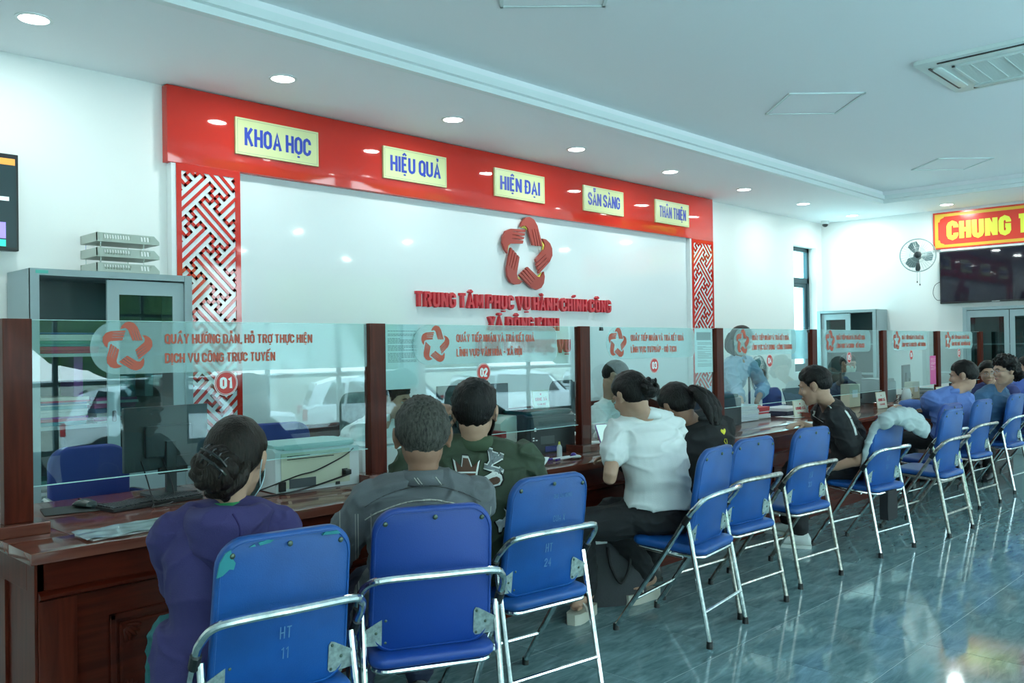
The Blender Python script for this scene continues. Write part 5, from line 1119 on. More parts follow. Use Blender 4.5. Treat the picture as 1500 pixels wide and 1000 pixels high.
# 6 --- man in the black polo looking left
a_ = at(1172, 622, z=.775)
p = dict(yaw=128, hipyaw=105, hip=(6.12, 2.60, .55), sc=(5.97, 2.68, .935), head=((5.74, 2.68, 1.13), 108, -16, 0), hs=1.02, size=1.02, seed=6, vox=.007, slump=.05, sw=.185, wide=1.04,
         elL=tuple(at(1258, 672, y=2.44)), wrL=tuple(at(1224, 684, y=2.60)), elR=tuple(at(1212, 636, y=2.98)), wrR=(a_.x, a_.y, .785), hdR=(-.55, .12, -.05), curlR=.25, shirt=dict(mat=fabric('black_polo', (.010, .011, .014), .8), name='polo_shirt', sleeve=.66, grow=.014, wr=.008, wf=8, loose=.014, collar=.038),
         trousers=dict(mat=BLACKT), hair=dict(line=short_line(.055, .018, -.05), th=.016, mat=HAIR, tuft=.006, extra=lambda q: 1.2 if q.z > .03 else .7), shoemat=mat('white_trainer', (.55, .60, .58), .5))
p.update(seat_legs(p['hip'], 105, fx=.42)); a_ = at(1172, 785, z=.08); p['anL'] = (a_.x, a_.y, .095); p['toeL'] = (.3, -.6, 0); p['toeL'] = (-.2, .5, 0); p['knL'] = (5.86, 2.86, .5)
person('man in a black polo with white sleeve stripes looking left, hand on the counter', p)
bk = V(-math.cos(math.radians(33)), -math.sin(math.radians(33)), 0); rx = V(-bk.y, bk.x, 0)
sp = at(1243, 600, y=2.5); sq = at(1262, 648, y=2.47)
decal(p, 'sleeve_stripe', line_polys([(-.03, .0), (.0, -.05), (.022, -.11), (.032, -.165)], .015), sp, rx, (0, 0, 1), PW, .003); decal(p, 'chest_logo', [[(-.008, -.02), (.006, -.02), (.014, .018), (0, .02), (.003, .0)]], at(1208, 614, y=2.55), rx, (0, 0, 1), PW, .003)
decal(p, 'collar_tick', line_polys([(-.012, .012), (.008, -.012)], .007), at(1218, 596, y=2.55), rx, (0, 0, 1), PW, .003)

# 7 --- man in light blue with his arm on the counter
a_ = at(1322, 594, z=.80)
p = dict(yaw=66, hip=(8.46, 2.64, .55), sc=(8.46, 2.68, .905), head=((8.56, 2.58, 1.11), 100, -10, 0), hs=1.04, size=1.08, seed=7, vox=.008, slump=.04, wide=1.10, sw=.185, armf=1.12,
         elL=tuple(at(1364, 600, y=2.98)), wrL=(a_.x, a_.y, .80), hdL=(-.6, .25, -.05), curlL=.25, elR=(8.80, 2.62, .70), wrR=(8.82, 2.95, .76), shirt=dict(mat=fabric('light_blue_shirt', (.10, .18, .47), .8), sleeve=1.9, grow=.016, wr=.009, wf=7, loose=.006, collar=.04, flare=.0),
         trousers=dict(mat=BLACKT), hair=dict(line=short_line(.055, .02, -.05), th=.012, mat=HAIR, tuft=.004))
p.update(seat_legs(p['hip'], 85, fx=.42)); person('man in a light blue long-sleeved shirt, arm stretched along the counter', p)
# 8, 9, 10 --- the group at the right edge
a_ = at(1447, 545, y=2.78)
p = dict(yaw=185, hip=(10.25, 2.72, .55), sc=(10.20, 2.76, .915), head=(tuple(a_+V(0, 0, -.01)), 205, -8, 0), hs=1.0, fem=True, seed=8, vox=.009, elL=(10.1, 2.55, .70), wrL=(9.9, 2.62, .66), elR=(10.1, 3.0, .72), wrR=(9.95, 3.25, .78),
         shirt=dict(mat=fabric('dark_blue_blouse', (.04, .05, .17)), sleeve=2, wr=.007), trousers=dict(mat=BLACKT), hair=dict(line=long_line(), th=.016, mat=HAIR))
p.update(seat_legs(p['hip'], 165, fx=.40)); person('woman with glasses in a dark blue blouse facing left, partly hidden', p); glasses(p)
a_ = at(1472, 543, y=2.44)
p = dict(yaw=78, hip=(9.42, 2.62, .55), sc=(9.42, 2.58, .90), head=(tuple(a_), 138, -8, 0), hs=1.03, fem=True, size=1.05, wide=1.15, seed=9, vox=.009, sw=.19, elL=(9.1, 2.72, .70), wrL=(9.3, 2.98, .76), elR=(9.75, 2.62, .70), wrR=(9.7, 2.95, .76), hdL=(0, .5, 0), hdR=(0, .5, 0),
         shirt=dict(mat=fabric('teal_blue_shirt', (.035, .105, .21)), sleeve=2, wr=.010, wf=7, grow=.018, loose=.008, collar=.04), trousers=dict(mat=GREYT), hair=dict(line=long_line(.06), th=.030, mat=HAIR, rough=.022))
p.update(seat_legs(p['hip'], 88, fx=.42)); person('woman with glasses and short curly hair in a teal-blue shirt', p); glasses(p)
for k in range(14): a = 2*PI*k/14; lock(p, [(.055*math.cos(a), -.07+.03*math.sin(a), -.01), (.078*math.cos(a), -.085+.035*math.sin(a)-.01, -.05), (.06*math.cos(a), -.075+.03*math.sin(a), -.085)], [.024, .028, .016], lump=.012)
a_ = at(1494, 530, y=2.52)
p = dict(yaw=80, hip=(10.62, 2.66, .55), sc=(10.62, 2.6, .93), head=(tuple(V(10.62, 2.56, 1.13)), 110, -5, 0), seed=10, vox=.009, elL=(10.35, 2.68, .72), wrL=(10.45, 2.95, .76), elR=(10.95, 2.6, .72), wrR=(10.9, 2.9, .76), hdL=(0, .5, 0), hdR=(0, .5, 0),
         shirt=dict(mat=fabric('royal_blue_shirt', (.05, .09, .32)), sleeve=2, wr=.007, collar=.038), trousers=dict(mat=BLACKT), hair=dict(line=short_line(.055, .02, -.05), th=.014, mat=HAIR, tuft=.004))
p.update(seat_legs(p['hip'], 90, fx=.42)); person('dark-haired person in blue cut by the right edge of the picture', p)

# ------------------------------------------------------------------ staff behind the glass
WSH = fabric('white_shirt', (.68, .74, .74), .8, .03)
def off(c, *q): return tuple(Vector(c)+Vector(q))
S_ = at(558, 626, y=4.20); a_ = at(579, 586, y=4.14)
p = dict(yaw=-66, hip=off((S_.x, S_.y, .56), -.02, .40, 0), sc=tuple(S_), head=(tuple(a_), -72, -14, 0), hs=1.0, seed=11, vox=.007, slump=.03, sw=.20, wide=1.12,
         elL=off(S_, .30, -.06, -.20), wrL=off((S_.x, S_.y, .80), .25, -.27, 0), hdL=(-.1, -.5, 0), elR=off(S_, -.30, -.10, -.17), wrR=off((S_.x, S_.y, .81), -.12, -.27, 0), hdR=(.3, -.4, 0), curlR=.3, shirt=dict(mat=WSH, sleeve=.85, grow=.014, wr=.009, wf=8, loose=.012, collar=.04),
         trousers=dict(mat=NAVYT), hair=dict(line=short_line(.052, .02, -.06), th=.016, mat=HAIR, tuft=.004))
p.update(seat_legs(p['hip'], -85, fx=.36, feet=-.05)); person('clerk in a short-sleeved white shirt behind counter 02, looking down', p)
S_ = at(896, 598, y=4.34); a_ = at(902, 552, y=4.22)
p = dict(yaw=-80, hip=off((S_.x, S_.y, .56), -.02, .26, 0), sc=tuple(S_), head=(tuple(a_), -66, -24, -6), hs=1.0, seed=12, vox=.007, slump=.02, sw=.18, wide=1.0,
         elL=off(S_, .32, -.10, -.22), wrL=off((S_.x, S_.y, .80), .30, -.36, 0), hdL=(-.2, -.5, 0), elR=off(S_, -.30, -.16, -.20), wrR=tuple(at(880, 640, y=3.86)), hdR=(.35, -.35, -.05), curlR=.3, shirt=dict(mat=WSH, sleeve=1.45, grow=.014, wr=.010, wf=8, loose=.012, collar=.042),
         trousers=dict(mat=NAVYT), hair=dict(line=short_line(.052, .02, -.06), th=.014, mat=HAIR))
p.update(seat_legs(p['hip'], -85, fx=.36, feet=-.05)); person('clerk with glasses in a white shirt leaning forward behind counter 03', p); glasses(p, BLACK)
decal(p, 'placket', line_polys([(0, .0), (.004, -.1), (0, -.3)], .004), V(*p['sc']), (-1, 0, 0), (0, 0, 1), mat('button_dark', (.25, .22, .2), .5), .001)
S_ = at(1084, 532, y=4.44); a_ = at(1086, 500, y=4.36)
p = dict(yaw=-98, hip=off((S_.x, S_.y, .90), .03, .22, 0), sc=tuple(S_), head=(tuple(a_), -105, -24, 0), hs=1.08, fem=True, size=1.0, wide=1.0, seed=13, vox=.008, slump=.01, sw=.165,
         elL=off(S_, .17, -.16, -.24), wrL=tuple(at(1108, 590, y=4.12)), hdL=(.05, -.3, -.35), elR=off(S_, -.24, -.10, -.25), wrR=tuple(at(1088, 596, y=4.10)), hdR=(.5, -.15, -.1), curlR=.4, shirt=dict(mat=fabric('pale_blue_shirt', (.34, .50, .66), .8, .03), sleeve=1.35, grow=.014, wr=.010, wf=8, loose=.012, collar=.042),
         trousers=dict(mat=NAVYT), hair=dict(line=long_line(.058), th=.020, mat=HAIRBR, extra=lambda q: 1.3))
x_, y_ = p['hip'][0], p['hip'][1]
p.update(knL=(x_+.1, y_, .50), anL=(x_+.1, y_+.12, .10), knR=(x_-.1, y_, .50), anR=(x_-.1, y_+.12, .10), toeL=(0, -1, 0), toeR=(0, -1, 0)); person('standing clerk in a pale blue shirt leaning over papers at counter 04', p)
for s_ in (-1, 1):
    for k in range(3): lock(p, [(s_*.07, -.03-.03*k, .03), (s_*.088, -.02-.03*k, -.03), (s_*.085, .0-.03*k, -.09), (s_*.06, .02-.03*k, -.125)], [.022, .026, .024, .012])
lock(p, [(0, -.1, .02), (0, -.115, -.05), (0, -.10, -.12)], [.05, .055, .04])
S_ = at(1243, 562, y=4.55); a_ = at(1243, 533, y=4.47)
p = dict(yaw=-95, hip=off((S_.x, S_.y, .56), 0, .22, 0), sc=tuple(S_), head=(tuple(a_), -110, -14, 0), seed=14, vox=.009, elL=off(S_, .30, -.15, -.2), wrL=off((S_.x, S_.y, .8), .15, -.42, 0), elR=off(S_, -.30, -.15, -.2), wrR=off((S_.x, S_.y, .8), -.15, -.42, 0), hdL=(-.2, -.5, 0), hdR=(.2, -.5, 0),
         shirt=dict(mat=fabric('dark_jacket', (.03, .045, .055)), name='jacket', sleeve=2, wr=.008, collar=.035), trousers=dict(mat=BLACKT), hair=dict(line=short_line(.055, .02, -.06), th=.014, mat=HAIR))
p.update(seat_legs(p['hip'], -90, fx=.36, feet=-.05)); person('masked clerk in a dark jacket sitting behind counter 05', p); mask(p, mat('mask_green', (.45, .62, .52), .7))

# ------------------------------------------------------------------ things on and behind the counter
ZT = .7525
def monitor(label, x, y, w, h, rz, zc=1.0, m=DARK):
    t = thing('monitor', label, 'monitor', (x, y, ZT), rz); zb = zc-ZT-h/2
    MB().box(-w/2, w/2, -.012, .012, zb, zb+h, .004).build('casing', m, t, None); MB().box(-w*.28, w*.28, -.035, -.012, zb+h*.2, zb+h*.7, .008).build('rear_bulge', m, t, None)
    box('screen', mat('monitor_screen', (.30, .40, .45), .15, emit=.5), -w/2+.01, w/2-.01, .012, .0135, zb+.015, zb+h-.01, t)
    MB().box(-.025, .025, -.05, -.028, .01, zb+h*.45, .003).build('stand', m, t, None); MB().prism(rrect(-.11, .11, -.11, .07, .03), 0, .012, bev=.003).build('stand_base', m, t); return t
monitor('black monitor seen from behind behind the glass of counter 01', 1.83, 4.09, .42, .30, math.radians(4), 1.02)
box('cable_box', BLACK, -.06, .08, -.05, -.03, .10, .13, [o for o in bpy.data.objects if o.name == 'monitor'][0])
monitor('black monitor behind the head of the man in the green jacket', 3.80, 4.04, .56, .33, math.radians(-6), 1.03)
monitor('dark monitor behind the glass of counter 05', 9.42, 3.98, .46, .30, math.radians(-4), .96)
monitor('dark monitor tilted behind the glass of counter 06', 11.1, 4.0, .46, .30, math.radians(10), 1.0)
def cable(name, label, pts, r=.0028, m=BLACK, group=None):
    o = MB().tube([Vector(q) for q in pts], r, 6, 6).build(name, m); return tag(o, label, 'cable', group)
# keyboard, mouse, mat
t = thing('keyboard', 'black keyboard between the mouse and the purple hoodie', 'keyboard', (1.66, 3.87, ZT), math.radians(8))
MB().prism(rrect(-.22, .22, -.075, .075, .012), 0, .014, bev=.003).build('base', BLACK, t)
KM = mat('keycap', (.03, .035, .04), .5); kme = MB().box(-.0085, .0085, -.0085, .0085, 0, .007, .0015).mesh('keycap'); kme.materials.append(KM)
for r_ in range(6):
    for q in range(21):
        if (r_ == 0 and 5 < q < 10): continue
        o = bpy.data.objects.new('keycap', kme); COL.objects.link(o); o.parent = t; o.location = (-.205+.0205*q, -.055+.0215*r_, .014)
t = thing('mouse_mat', 'dark mouse mat behind the left post', 'mouse mat', (1.37, 3.98, ZT), math.radians(-12)); MB().prism(rrect(-.12, .12, -.10, .10, .015), 0, .003).build('mat', mat('mat_rubber', (.02, .03, .03), .8), t)
t = thing('mouse', 'black and silver computer mouse on the mat', 'mouse', (1.415, 3.98, ZT+.0045), math.radians(20))
mb = MB(); mb.rings([sect(V(0, y, .001+h/2), V(1, 0, 0), V(0, 0, 1), w_, h/2, 16, 2.3) for y, w_, h in ((-.058, .014, .012), (-.045, .028, .028), (-.01, .032, .038), (.025, .029, .032), (.05, .022, .018), (.058, .01, .01))]); mb.build('shell', mat('mouse_grey', (.05, .065, .065), .25), t)
MB().cyl((-.004, .028, .028), .009, .008, 'x', 14).build('wheel', BLACK, t)
cable('mouse_cable', 'thin mouse cable running to the keyboard', [(1.435, 4.04, ZT+.006), (1.50, 4.02, ZT+.004), (1.56, 3.98, ZT+.004), (1.6, 4.02, ZT+.004), (1.7, 4.1, ZT+.004)], .0016)
for k, q in enumerate(([(1.70, 4.07, .92), (1.69, 3.98, .84), (1.64, 3.80, .765), (1.62, 3.74, .76), (1.72, 3.72, .757), (1.9, 3.70, .757)], [(1.80, 4.07, .92), (1.80, 3.98, .83), (1.74, 3.82, .763), (1.66, 3.76, .758), (1.6, 3.73, .758)])):
    cable('monitor_cable', ['black cable looping down from the monitor of counter 01 in front of the keyboard', 'second black cable hanging from the monitor of counter 01'][k], q, .003)
# plastic packet
t = thing('plastic_packet', 'clear plastic packet of white sheets on the front edge of the counter', 'packet', (1.37, 3.35, ZT), math.radians(4))
mb = MB(); nx, ny = 18, 10; vs = [[mb.v((-.22+.44*i/nx+.03*j/ny, -.10+.20*j/ny+.01*math.sin(i), .006+.005*noise.noise(V(i*.45, j*.5, 3))+.0015*math.sin(i*1.3))) for j in range(ny+1)] for i in range(nx+1)]
for i in range(nx):
    for j in range(ny): mb.face([vs[i][j], vs[i+1][j], vs[i+1][j+1], vs[i][j+1]])
o = mb.build('film', mat('plastic_film', (.52, .62, .62), .12, coat=.6), t); o.location.z = .004; MB().box(-.19, .20, -.08, .07, 0, .004).build('sheets', PAPER, t, None); MB().box(.02, .20, .05, .09, .004, .007).build('label_strip', mat('yellow_label', (.6, .62, .35), .6), t, None)
# printers
def printer(label, x, y, rz, w, d, h, m, top, panel_m=None, cat='printer'):
    t = thing('printer', label, cat, (x, y, ZT), rz)
    pr_ = [(-d/2, 0), (d/2, 0), (d/2, h*.7), (d/2-.05, h*.93), (-d/2+.03, h*.97), (-d/2, h*.9)]
    MB().prism(pr_, -w/2, w/2, 'yz', bev=.012).build('body', m, t); MB().prism(rrect(-w/2+.01, w/2-.01, -d/2+.005, d/2-.06, .04), h*.93, h*1.04, bev=.012).build('lid', top, t)
    box('rear_panel', panel_m or m, -w/2+.03, w/2-.06, -d/2-.004, -d/2+.002, .02, h*.86, t)
    return t
t = printer('cream printer with black cables, its back to the front, left of the second post', 2.39, 3.80, math.radians(-4), .46, .34, .215, WPLASTIC, mat('mint_lid', (.42, .62, .60), .35), CREAM)
for k in range(2): box('vent_slot', BLACK, -.17+.0*k, -.05+.13*k, -.176, -.172, .168-.014*k, .172-.014*k, t)
box('label_plate', mat('dark_label', (.06, .075, .085), .5), -.16, -.02, -.177, -.172, .018, .062, t); box('socket', BLACK, .125, .155, -.178, -.172, .05, .085, t); box('socket', BLACK, .09, .112, -.177, -.172, .01, .025, t); box('plug', BLACK, -.215, -.185, -.19, -.172, .01, .055, t); MB().box(.13, .165, -.20, -.172, .055, .08, .004).build('plug', BLACK, t, None)
cable('printer_cable', 'black cable running across the back of the cream printer', [(2.56, 3.60, .935), (2.50, 3.60, .90), (2.36, 3.62, .845), (2.26, 3.625, .83), (2.10, 3.64, .79), (1.95, 3.66, .758), (1.8, 3.67, .757)], .0035)
cable('printer_cable', 'lower black cable from the cream printer to the counter', [(2.53, 3.58, .815), (2.46, 3.585, .80), (2.34, 3.60, .775), (2.2, 3.60, .76), (2.0, 3.60, .757), (1.85, 3.62, .757)], .0045)
t = printer('white printer right behind the second post', 3.00, 3.98, math.radians(-4), .42, .34, .15, WPLASTIC, WPLASTIC)
for k in range(3): box('vent_slot', DARK, .05+.02*k, .065+.02*k, -.176, -.172, .06, .075, t)
t = printer('black printer with white port labels left of the third post', 4.17, 3.86, math.radians(-6), .42, .34, .26, mat('printer_dark', (.025, .033, .037), .4), mat('printer_teal_lid', (.01, .055, .055), .18), mat('printer_back', (.035, .045, .048), .5))
for k, (x, z) in enumerate(((-.15, .16), (-.15, .145), (-.165, .10), (-.14, .10), (-.165, .085), (-.14, .085))): box('port', WHITE if k != 3 else BLACK, x, x+.014, -.177, -.172, z, z+.007, t)
box('socket_plate', mat('port_blue', (.04, .05, .2), .4), -.06, .04, -.177, -.172, .01, .045, t); box('maker_plate', mat('plate_grey', (.08, .10, .10), .5), -.10, .02, -.176, -.172, .06, .11, t)
printer('dark teal-lidded printer right of the fourth post', 6.42, 3.92, math.radians(-6), .42, .34, .25, mat('printer_dark', (.03, .04, .045), .4), mat('printer_teal_lid', (.01, .09, .085), .18))
t = printer('grey printer behind counter 06', 9.95, 3.95, math.radians(-5), .42, .34, .26, mat('printer_grey', (.12, .16, .17), .45), mat('printer_grey', (.12, .16, .17), .45))
t = thing('paper_scanner', 'rounded off-white scanner standing left of the black printer', 'scanner', (3.93, 3.90, ZT), math.radians(-6))
MB().prism([(-.10, 0), (.10, 0), (.10, .19), (.08, .225), (.03, .245), (-.05, .235), (-.10, .20)], -.09, .09, 'xz', bev=.006).build('housing', mat('scanner_white', (.60, .64, .58), .4), t); MB().box(.02, .085, -.0925, -.09, .10, .155).build('hatch', mat('scanner_hatch', (.50, .55, .5), .45), t, None)
# pens in stands
def pen_stand(label, x, y, rz=0):
    t = thing('pen_stand', label, 'pen stand', (x, y, ZT), rz); MB().cyl((0, 0, 0), .035, .012, n=20, r2=.03).build('base', WPLASTIC, t)
    for k in (-1, 1):
        pn = MB().tube([(k*.012, 0, .012), (k*.016, 0, .075)], [.006, .0065], 8).build('pen_grip', mat('pen_violet', (.05, .02, .28), .35), t); MB().tube([(k*.016, 0, .075), (k*.024, 0, .165)], .0062, 8).build('pen_barrel', mat('pen_white', (.75, .78, .78), .3), pn); MB().tube([(k*.0225, 0, .148), (k*.0245, 0, .170)], .0072, 8).build('pen_cap', mat('pen_violet', (.05, .02, .28), .35), pn)
    MB().tube([(-.024, 0, .168), (-.045, -.01, .165), (-.058, -.02, .09), (-.068, -.03, .02), (-.05, -.03, .006), (-.025, -.01, .008)], .0038, 6, 6).build('cord', WPLASTIC, t); return t
pen_stand('pair of white and violet pens in a stand beside the second post', 2.80, 3.47)
t = thing('pen_stand', 'overturned white and violet pens in front of the third post', 'pen stand', (4.02, 3.38, ZT), math.radians(20)); MB().ell((0, 0, .012), (.04, .032, .012)).build('base', WPLASTIC, t); MB().ell((-.01, .012, .024), (.02, .018, .014)).build('cap', mat('pen_violet', (.05, .02, .28), .35), t)
for k in range(2): pn = MB().tube([(-.03, .0+.03*k, .016), (-.17, .05+.05*k, .012)], .006, 8).build('pen_barrel', mat('pen_white', (.75, .78, .78), .3), t); MB().tube([(-.155, .045+.047*k, .0125), (-.185, .056+.055*k, .0115)], .0072, 8).build('pen_tip', mat('pen_violet', (.05, .02, .28), .35), pn)
t = thing('glue_bottle', 'small clear glue bottle with yellow cap by the black printer', 'bottle', (4.03, 3.52, ZT)); MB().tube([(0, 0, 0), (0, 0, .06), (0, 0, .075)], [.017, .016, .008], 14).build('bottle', mat('milky', (.55, .62, .62), .2), t); MB().tube([(0, 0, .075), (0, 0, .092)], [.008, .005], 10).build('cap', mat('cap_yellow', (.6, .6, .1), .4), t)
t = thing('acrylic_holder', 'clear upright acrylic holder in front of the third post', 'holder', (4.28, 3.40, ZT), math.radians(8)); MB().box(-.12, .12, -.002, .002, 0, .19).build('front_sheet', CLEAR, t, None); MB().box(-.122, -.12, -.0, .05, 0, .19).build('side_sheet', CLEAR, t, None); MB().box(-.12, .12, .0, .05, 0, .003).build('floor_sheet', CLEAR, t, None)
# loose papers
def sheet(label, x, y, rz, w=.21, d=.297, curl=.0, grp=None, n_=6, m=PAPER, z=0):
    mb = MB(); vs = [[mb.v((-w/2+w*i/n_, -d/2+d*j/n_, .001+curl*max(0, (i/n_-.4))**2+curl*.3*max(0, j/n_-.5)**2)) for j in range(n_+1)] for i in range(n_+1)]
    for i in range(n_):
        for j in range(n_): mb.face([vs[i][j], vs[i+1][j], vs[i+1][j+1], vs[i][j+1]])
    o = mb.build('paper_sheet', m, None, True, (x, y, ZT+z+.0008), (0, 0, math.radians(rz))); return tag(o, label, 'paper', grp)
sheet('curling white sheet beside the green jacket', 3.56, 3.42, 20, curl=.12); sheet('white sheet at the counter edge right of the green jacket', 3.40, 3.30, -10, .24, .16); sheet('white sheet in front of the woman in the white polo', 4.62, 3.62, 15, curl=.05); sheet('sheet under the clerk hand at counter 03', 4.78, 3.78, -20)
sheet('sheet near the hand of the man in the black polo', 7.05, 3.42, 30, .18, .22); sheet('sheet on the counter behind the blue sleeve', 9.6, 3.5, 10); sheet('thin folder by the fan clerk', 7.6, 3.75, -5, .3, .22)
t = thing('red_notebook', 'red booklet under the hand of the clerk at counter 03', 'booklet', (4.98, 3.80, ZT), .3); MB().box(-.10, .10, -.07, .07, 0, .016, .003).build('cover', mat('booklet_red', (.45, .03, .03), .4), t, None); MB().box(-.095, .101, -.066, .066, .003, .013).build('pages', PAPER, t, None)
t = thing('black_stamp', 'small black object beside the red booklet', 'stapler', (4.84, 3.70, ZT), .5); MB().prism([(-.06, 0), (.06, 0), (.06, .02), (.0, .035), (-.06, .028)], -.016, .016, 'xz', bev=.003).build('arm', BLACK, t)
docstack(6.95, 3.98, ZT, .34, .26, .13, 'paper pile at counter 04', 'sheaf in the tall paper pile beside the teal-lidded printer', 'paper_pile', cols_=[(.62, .66, .68), (.5, .54, .58), (.56, .6, .66)], cat='paper', th=(.008, .02))
docstack(7.28, 4.02, ZT, .22, .28, .10, 'folders at counter 04', 'red-edged folder beside the tall paper pile', 'folder', cols_=[(.5, .04, .05), (.62, .64, .66)], cat='folder')
docstack(7.80, 3.95, ZT, .40, .26, .045, 'open binders at counter 04', 'dark binder with white pages left of the laptop', 'binder', cols_=[(.03, .04, .08), (.68, .7, .72)], cat='binder')
t = thing('laptop', 'open laptop seen from behind at counter 04', 'laptop', (at(1174, 602, z=.755).x, at(1174, 602, z=.755).y+.05, ZT), math.radians(-8)); MB().prism(rrect(-.17, .17, -.02, .22, .01), 0, .016).build('base', DARK, t); mb = MB(); mb.T = Matrix.Translation((0, -.02, .012)) @ Matrix.Rotation(math.radians(-18), 4, 'X') @ Matrix.Rotation(0, 4, 'Z'); mb.prism(rrect(-.17, .17, 0, .23, .01), -.006, .002, 'xz'); lid = mb.build('lid', mat('laptop_lid', (.05, .06, .065), .35), t)
box('sticker', mat('cap_yellow', (.6, .6, .1), .4), .06, .09, -.012, -.008, .02, .04, t)
t = thing('white_box', 'low white box in front of the laptop', 'box', (at(1153, 607, z=.755).x, at(1153, 607, z=.755).y, ZT), -.1); MB().box(-.11, .11, -.06, .06, 0, .055, .008).build('casing', WPLASTIC, t); box('button', DARK, -.1, -.09, -.063, -.06, .02, .03, t)
NPR = mat('plate_red_ink', (.5, .05, .06), .6); NPC = mat('plate_cream', (.62, .60, .45), .5)
def nameplate(label, x, y, rz, w=.2, h=.13, z=ZT, tilt=8, frame=NPC, lines=('UBND XÃ', 'CÁN BỘ')):
    t = thing('name_plate', label, 'name plate', (x, y, z), math.radians(rz)); tl = Matrix.Rotation(math.radians(-tilt), 4, 'X')
    mb = MB(); mb.T = tl; mb.box(-w/2, w/2, 0, .006, 0, h, .001).build('plate', frame, t, None); mb = MB(); mb.T = tl; mb.box(-w/2+.008, w/2-.008, -.0012, 0, .008, h-.008).build('face', mat('plate_face', (.72, .72, .62), .5), t, None)
    mb = MB(); mb.T = tl; mb.cyl((0, -.0014, h*.78), .008, .001, 'y', 10); mb.build('crest', NPR, t)
    o = lettering('lettering', lines[0], NPR, t, (0, -.0016, h*.44), (1, 0, 0), (0, 0, 1), h*.16, width=w*.72, depth=.0005, align='c', w=2.4, gap=2.8); o.matrix_basis = tl
    o = lettering('lettering', lines[1], NPR, t, (0, -.0016, h*.20), (1, 0, 0), (0, 0, 1), h*.10, width=w*.5, depth=.0005, align='c', w=2.0, gap=2.8); o.matrix_basis = tl
    MB().box(-w/2, w/2, -.02, .05, 0, .004).build('foot', CLEAR, t, None); return t
q_ = at(1174, 610, z=.755); nameplate('white and red name plate by the forearm of the man in the black polo', q_.x, q_.y, -12, .19, .155)
nameplate('cream name plate left of the post between counters 05 and 06', 9.06, 3.50, -6, .20, .17)
nameplate('cream name plate left of the post beside the pink note', 10.82, 3.50, -6, .18, .15)
t = nameplate('small framed name plate behind the glass above the black printer', 4.46, 4.05, -4, .155, .13, z=1.0)
MB().box(-.06, .06, .0, .06, -.2475, -.001, .003).build('stand_box', WPLASTIC, t, None)
t = thing('cream_box', 'cream file box behind the name plate of counter 05', 'box', (9.12, 3.86, ZT), -.05); MB().box(-.12, .12, -.05, .05, 0, .24, .004).build('box_body', mat('box_cream', (.58, .56, .42), .6), t, None); box('front_label', PAPER, -.06, .06, -.052, -.05, .1, .18, t)
t = thing('cream_box', 'cream box beside the pink note post', 'box', (10.9, 3.86, ZT), -.05); MB().box(-.10, .10, -.05, .05, 0, .20, .004).build('box_body', mat('box_cream', (.58, .56, .42), .6), t, None); box('front_label', PAPER, -.05, .05, -.052, -.05, .08, .15, t)
t = thing('white_jug', 'white plastic jug among cables at counter 06', 'jug', (10.05, 3.62, ZT)); MB().tube([(0, 0, 0), (0, 0, .02), (0, 0, .12), (0, 0, .16)], [.05, .055, .05, .035], 18).build('jug_body', WPLASTIC, t); MB().tube([(.045, 0, .13), (.085, 0, .11), (.08, 0, .05), (.05, 0, .03)], .007, 8, 4).build('handle', WPLASTIC, t)
for k in range(4): x = 10.0+.12*k; cable('desk_cable', 'black cable tangled on the counter behind screen 06', [(x, 3.75, ZT+.003), (x+.05, 3.68, ZT+.06), (x+.12, 3.74, ZT+.08), (x+.2, 3.8, ZT+.004)], .004, group='tangled cables at counter 06')
docstack(11.5, 3.9, ZT, .30, .24, .10, 'papers at counter 06', 'paper bundle behind the pink note post', cols_=[(.6, .65, .66), (.3, .4, .42)], cat='paper')
t = thing('tape_dispenser', 'white and black desk organiser behind the head of the man in light blue', 'organiser', (12.0, 3.7, ZT)); MB().box(-.12, .12, -.08, .08, 0, .09, .01).build('tray_body', WPLASTIC, t); MB().box(-.1, .1, -.06, .06, .091, .15, .01).build('black_top', BLACK, t)
t = thing('red_file', 'dark red upright file between monitor and scanner at counter 02', 'file', (3.72, 3.78, ZT), -.1); MB().box(-.02, .02, -.1, .1, 0, .17, .003).build('cover', mat('file_red', (.22, .02, .02), .5), t, None); box('label', PAPER, -.015, .015, -.102, -.1, .05, .13, t)
# binder clips on the glass top
for x, l in ((4.56, 'small black clip on top of the glass right of the third post'), (7.60, 'small black clip on top of the glass left of the fifth post')):
    t = thing('binder_clip', l, 'clip', (x, 3.6, 1.53)); MB().prism([(-.009, 0), (-.0055, .024), (.0055, .024), (.009, 0), (.006, 0), (.0045, .0245), (-.0045, .0245), (-.006, 0)][:4], -.013, .013, 'yz').build('jaw', BLACK, t, None); MB().tube([(-.006, -.006, .026), (-.006, -.009, .045), (.006, -.009, .045), (.006, -.006, .026)], .001, 5).build('wire', CHROME, t)
# wire in-tray at the far left edge
t = thing('wire_basket', 'white wire basket cut by the left edge of the picture', 'basket', (.93, 3.95, ZT)); mb = MB()
for k in range(14): z = .02+.02*k; mb.tube([(0, 0, z), (.16, 0, z), (.16, .24, z), (0, .24, z), (0, 0, z)], .0022, 5)
for x, y in ((0, 0), (.16, 0), (.16, .24), (0, .24), (.08, 0), (.08, .24)): mb.tube([(x, y, 0), (x, y, .285)], .003, 5)
tag(mb.build('wires', mat('wire_white', (.6, .66, .66), .4), t), kind='stuff'); t.location.x = 1.0; t.location.y = 4.0
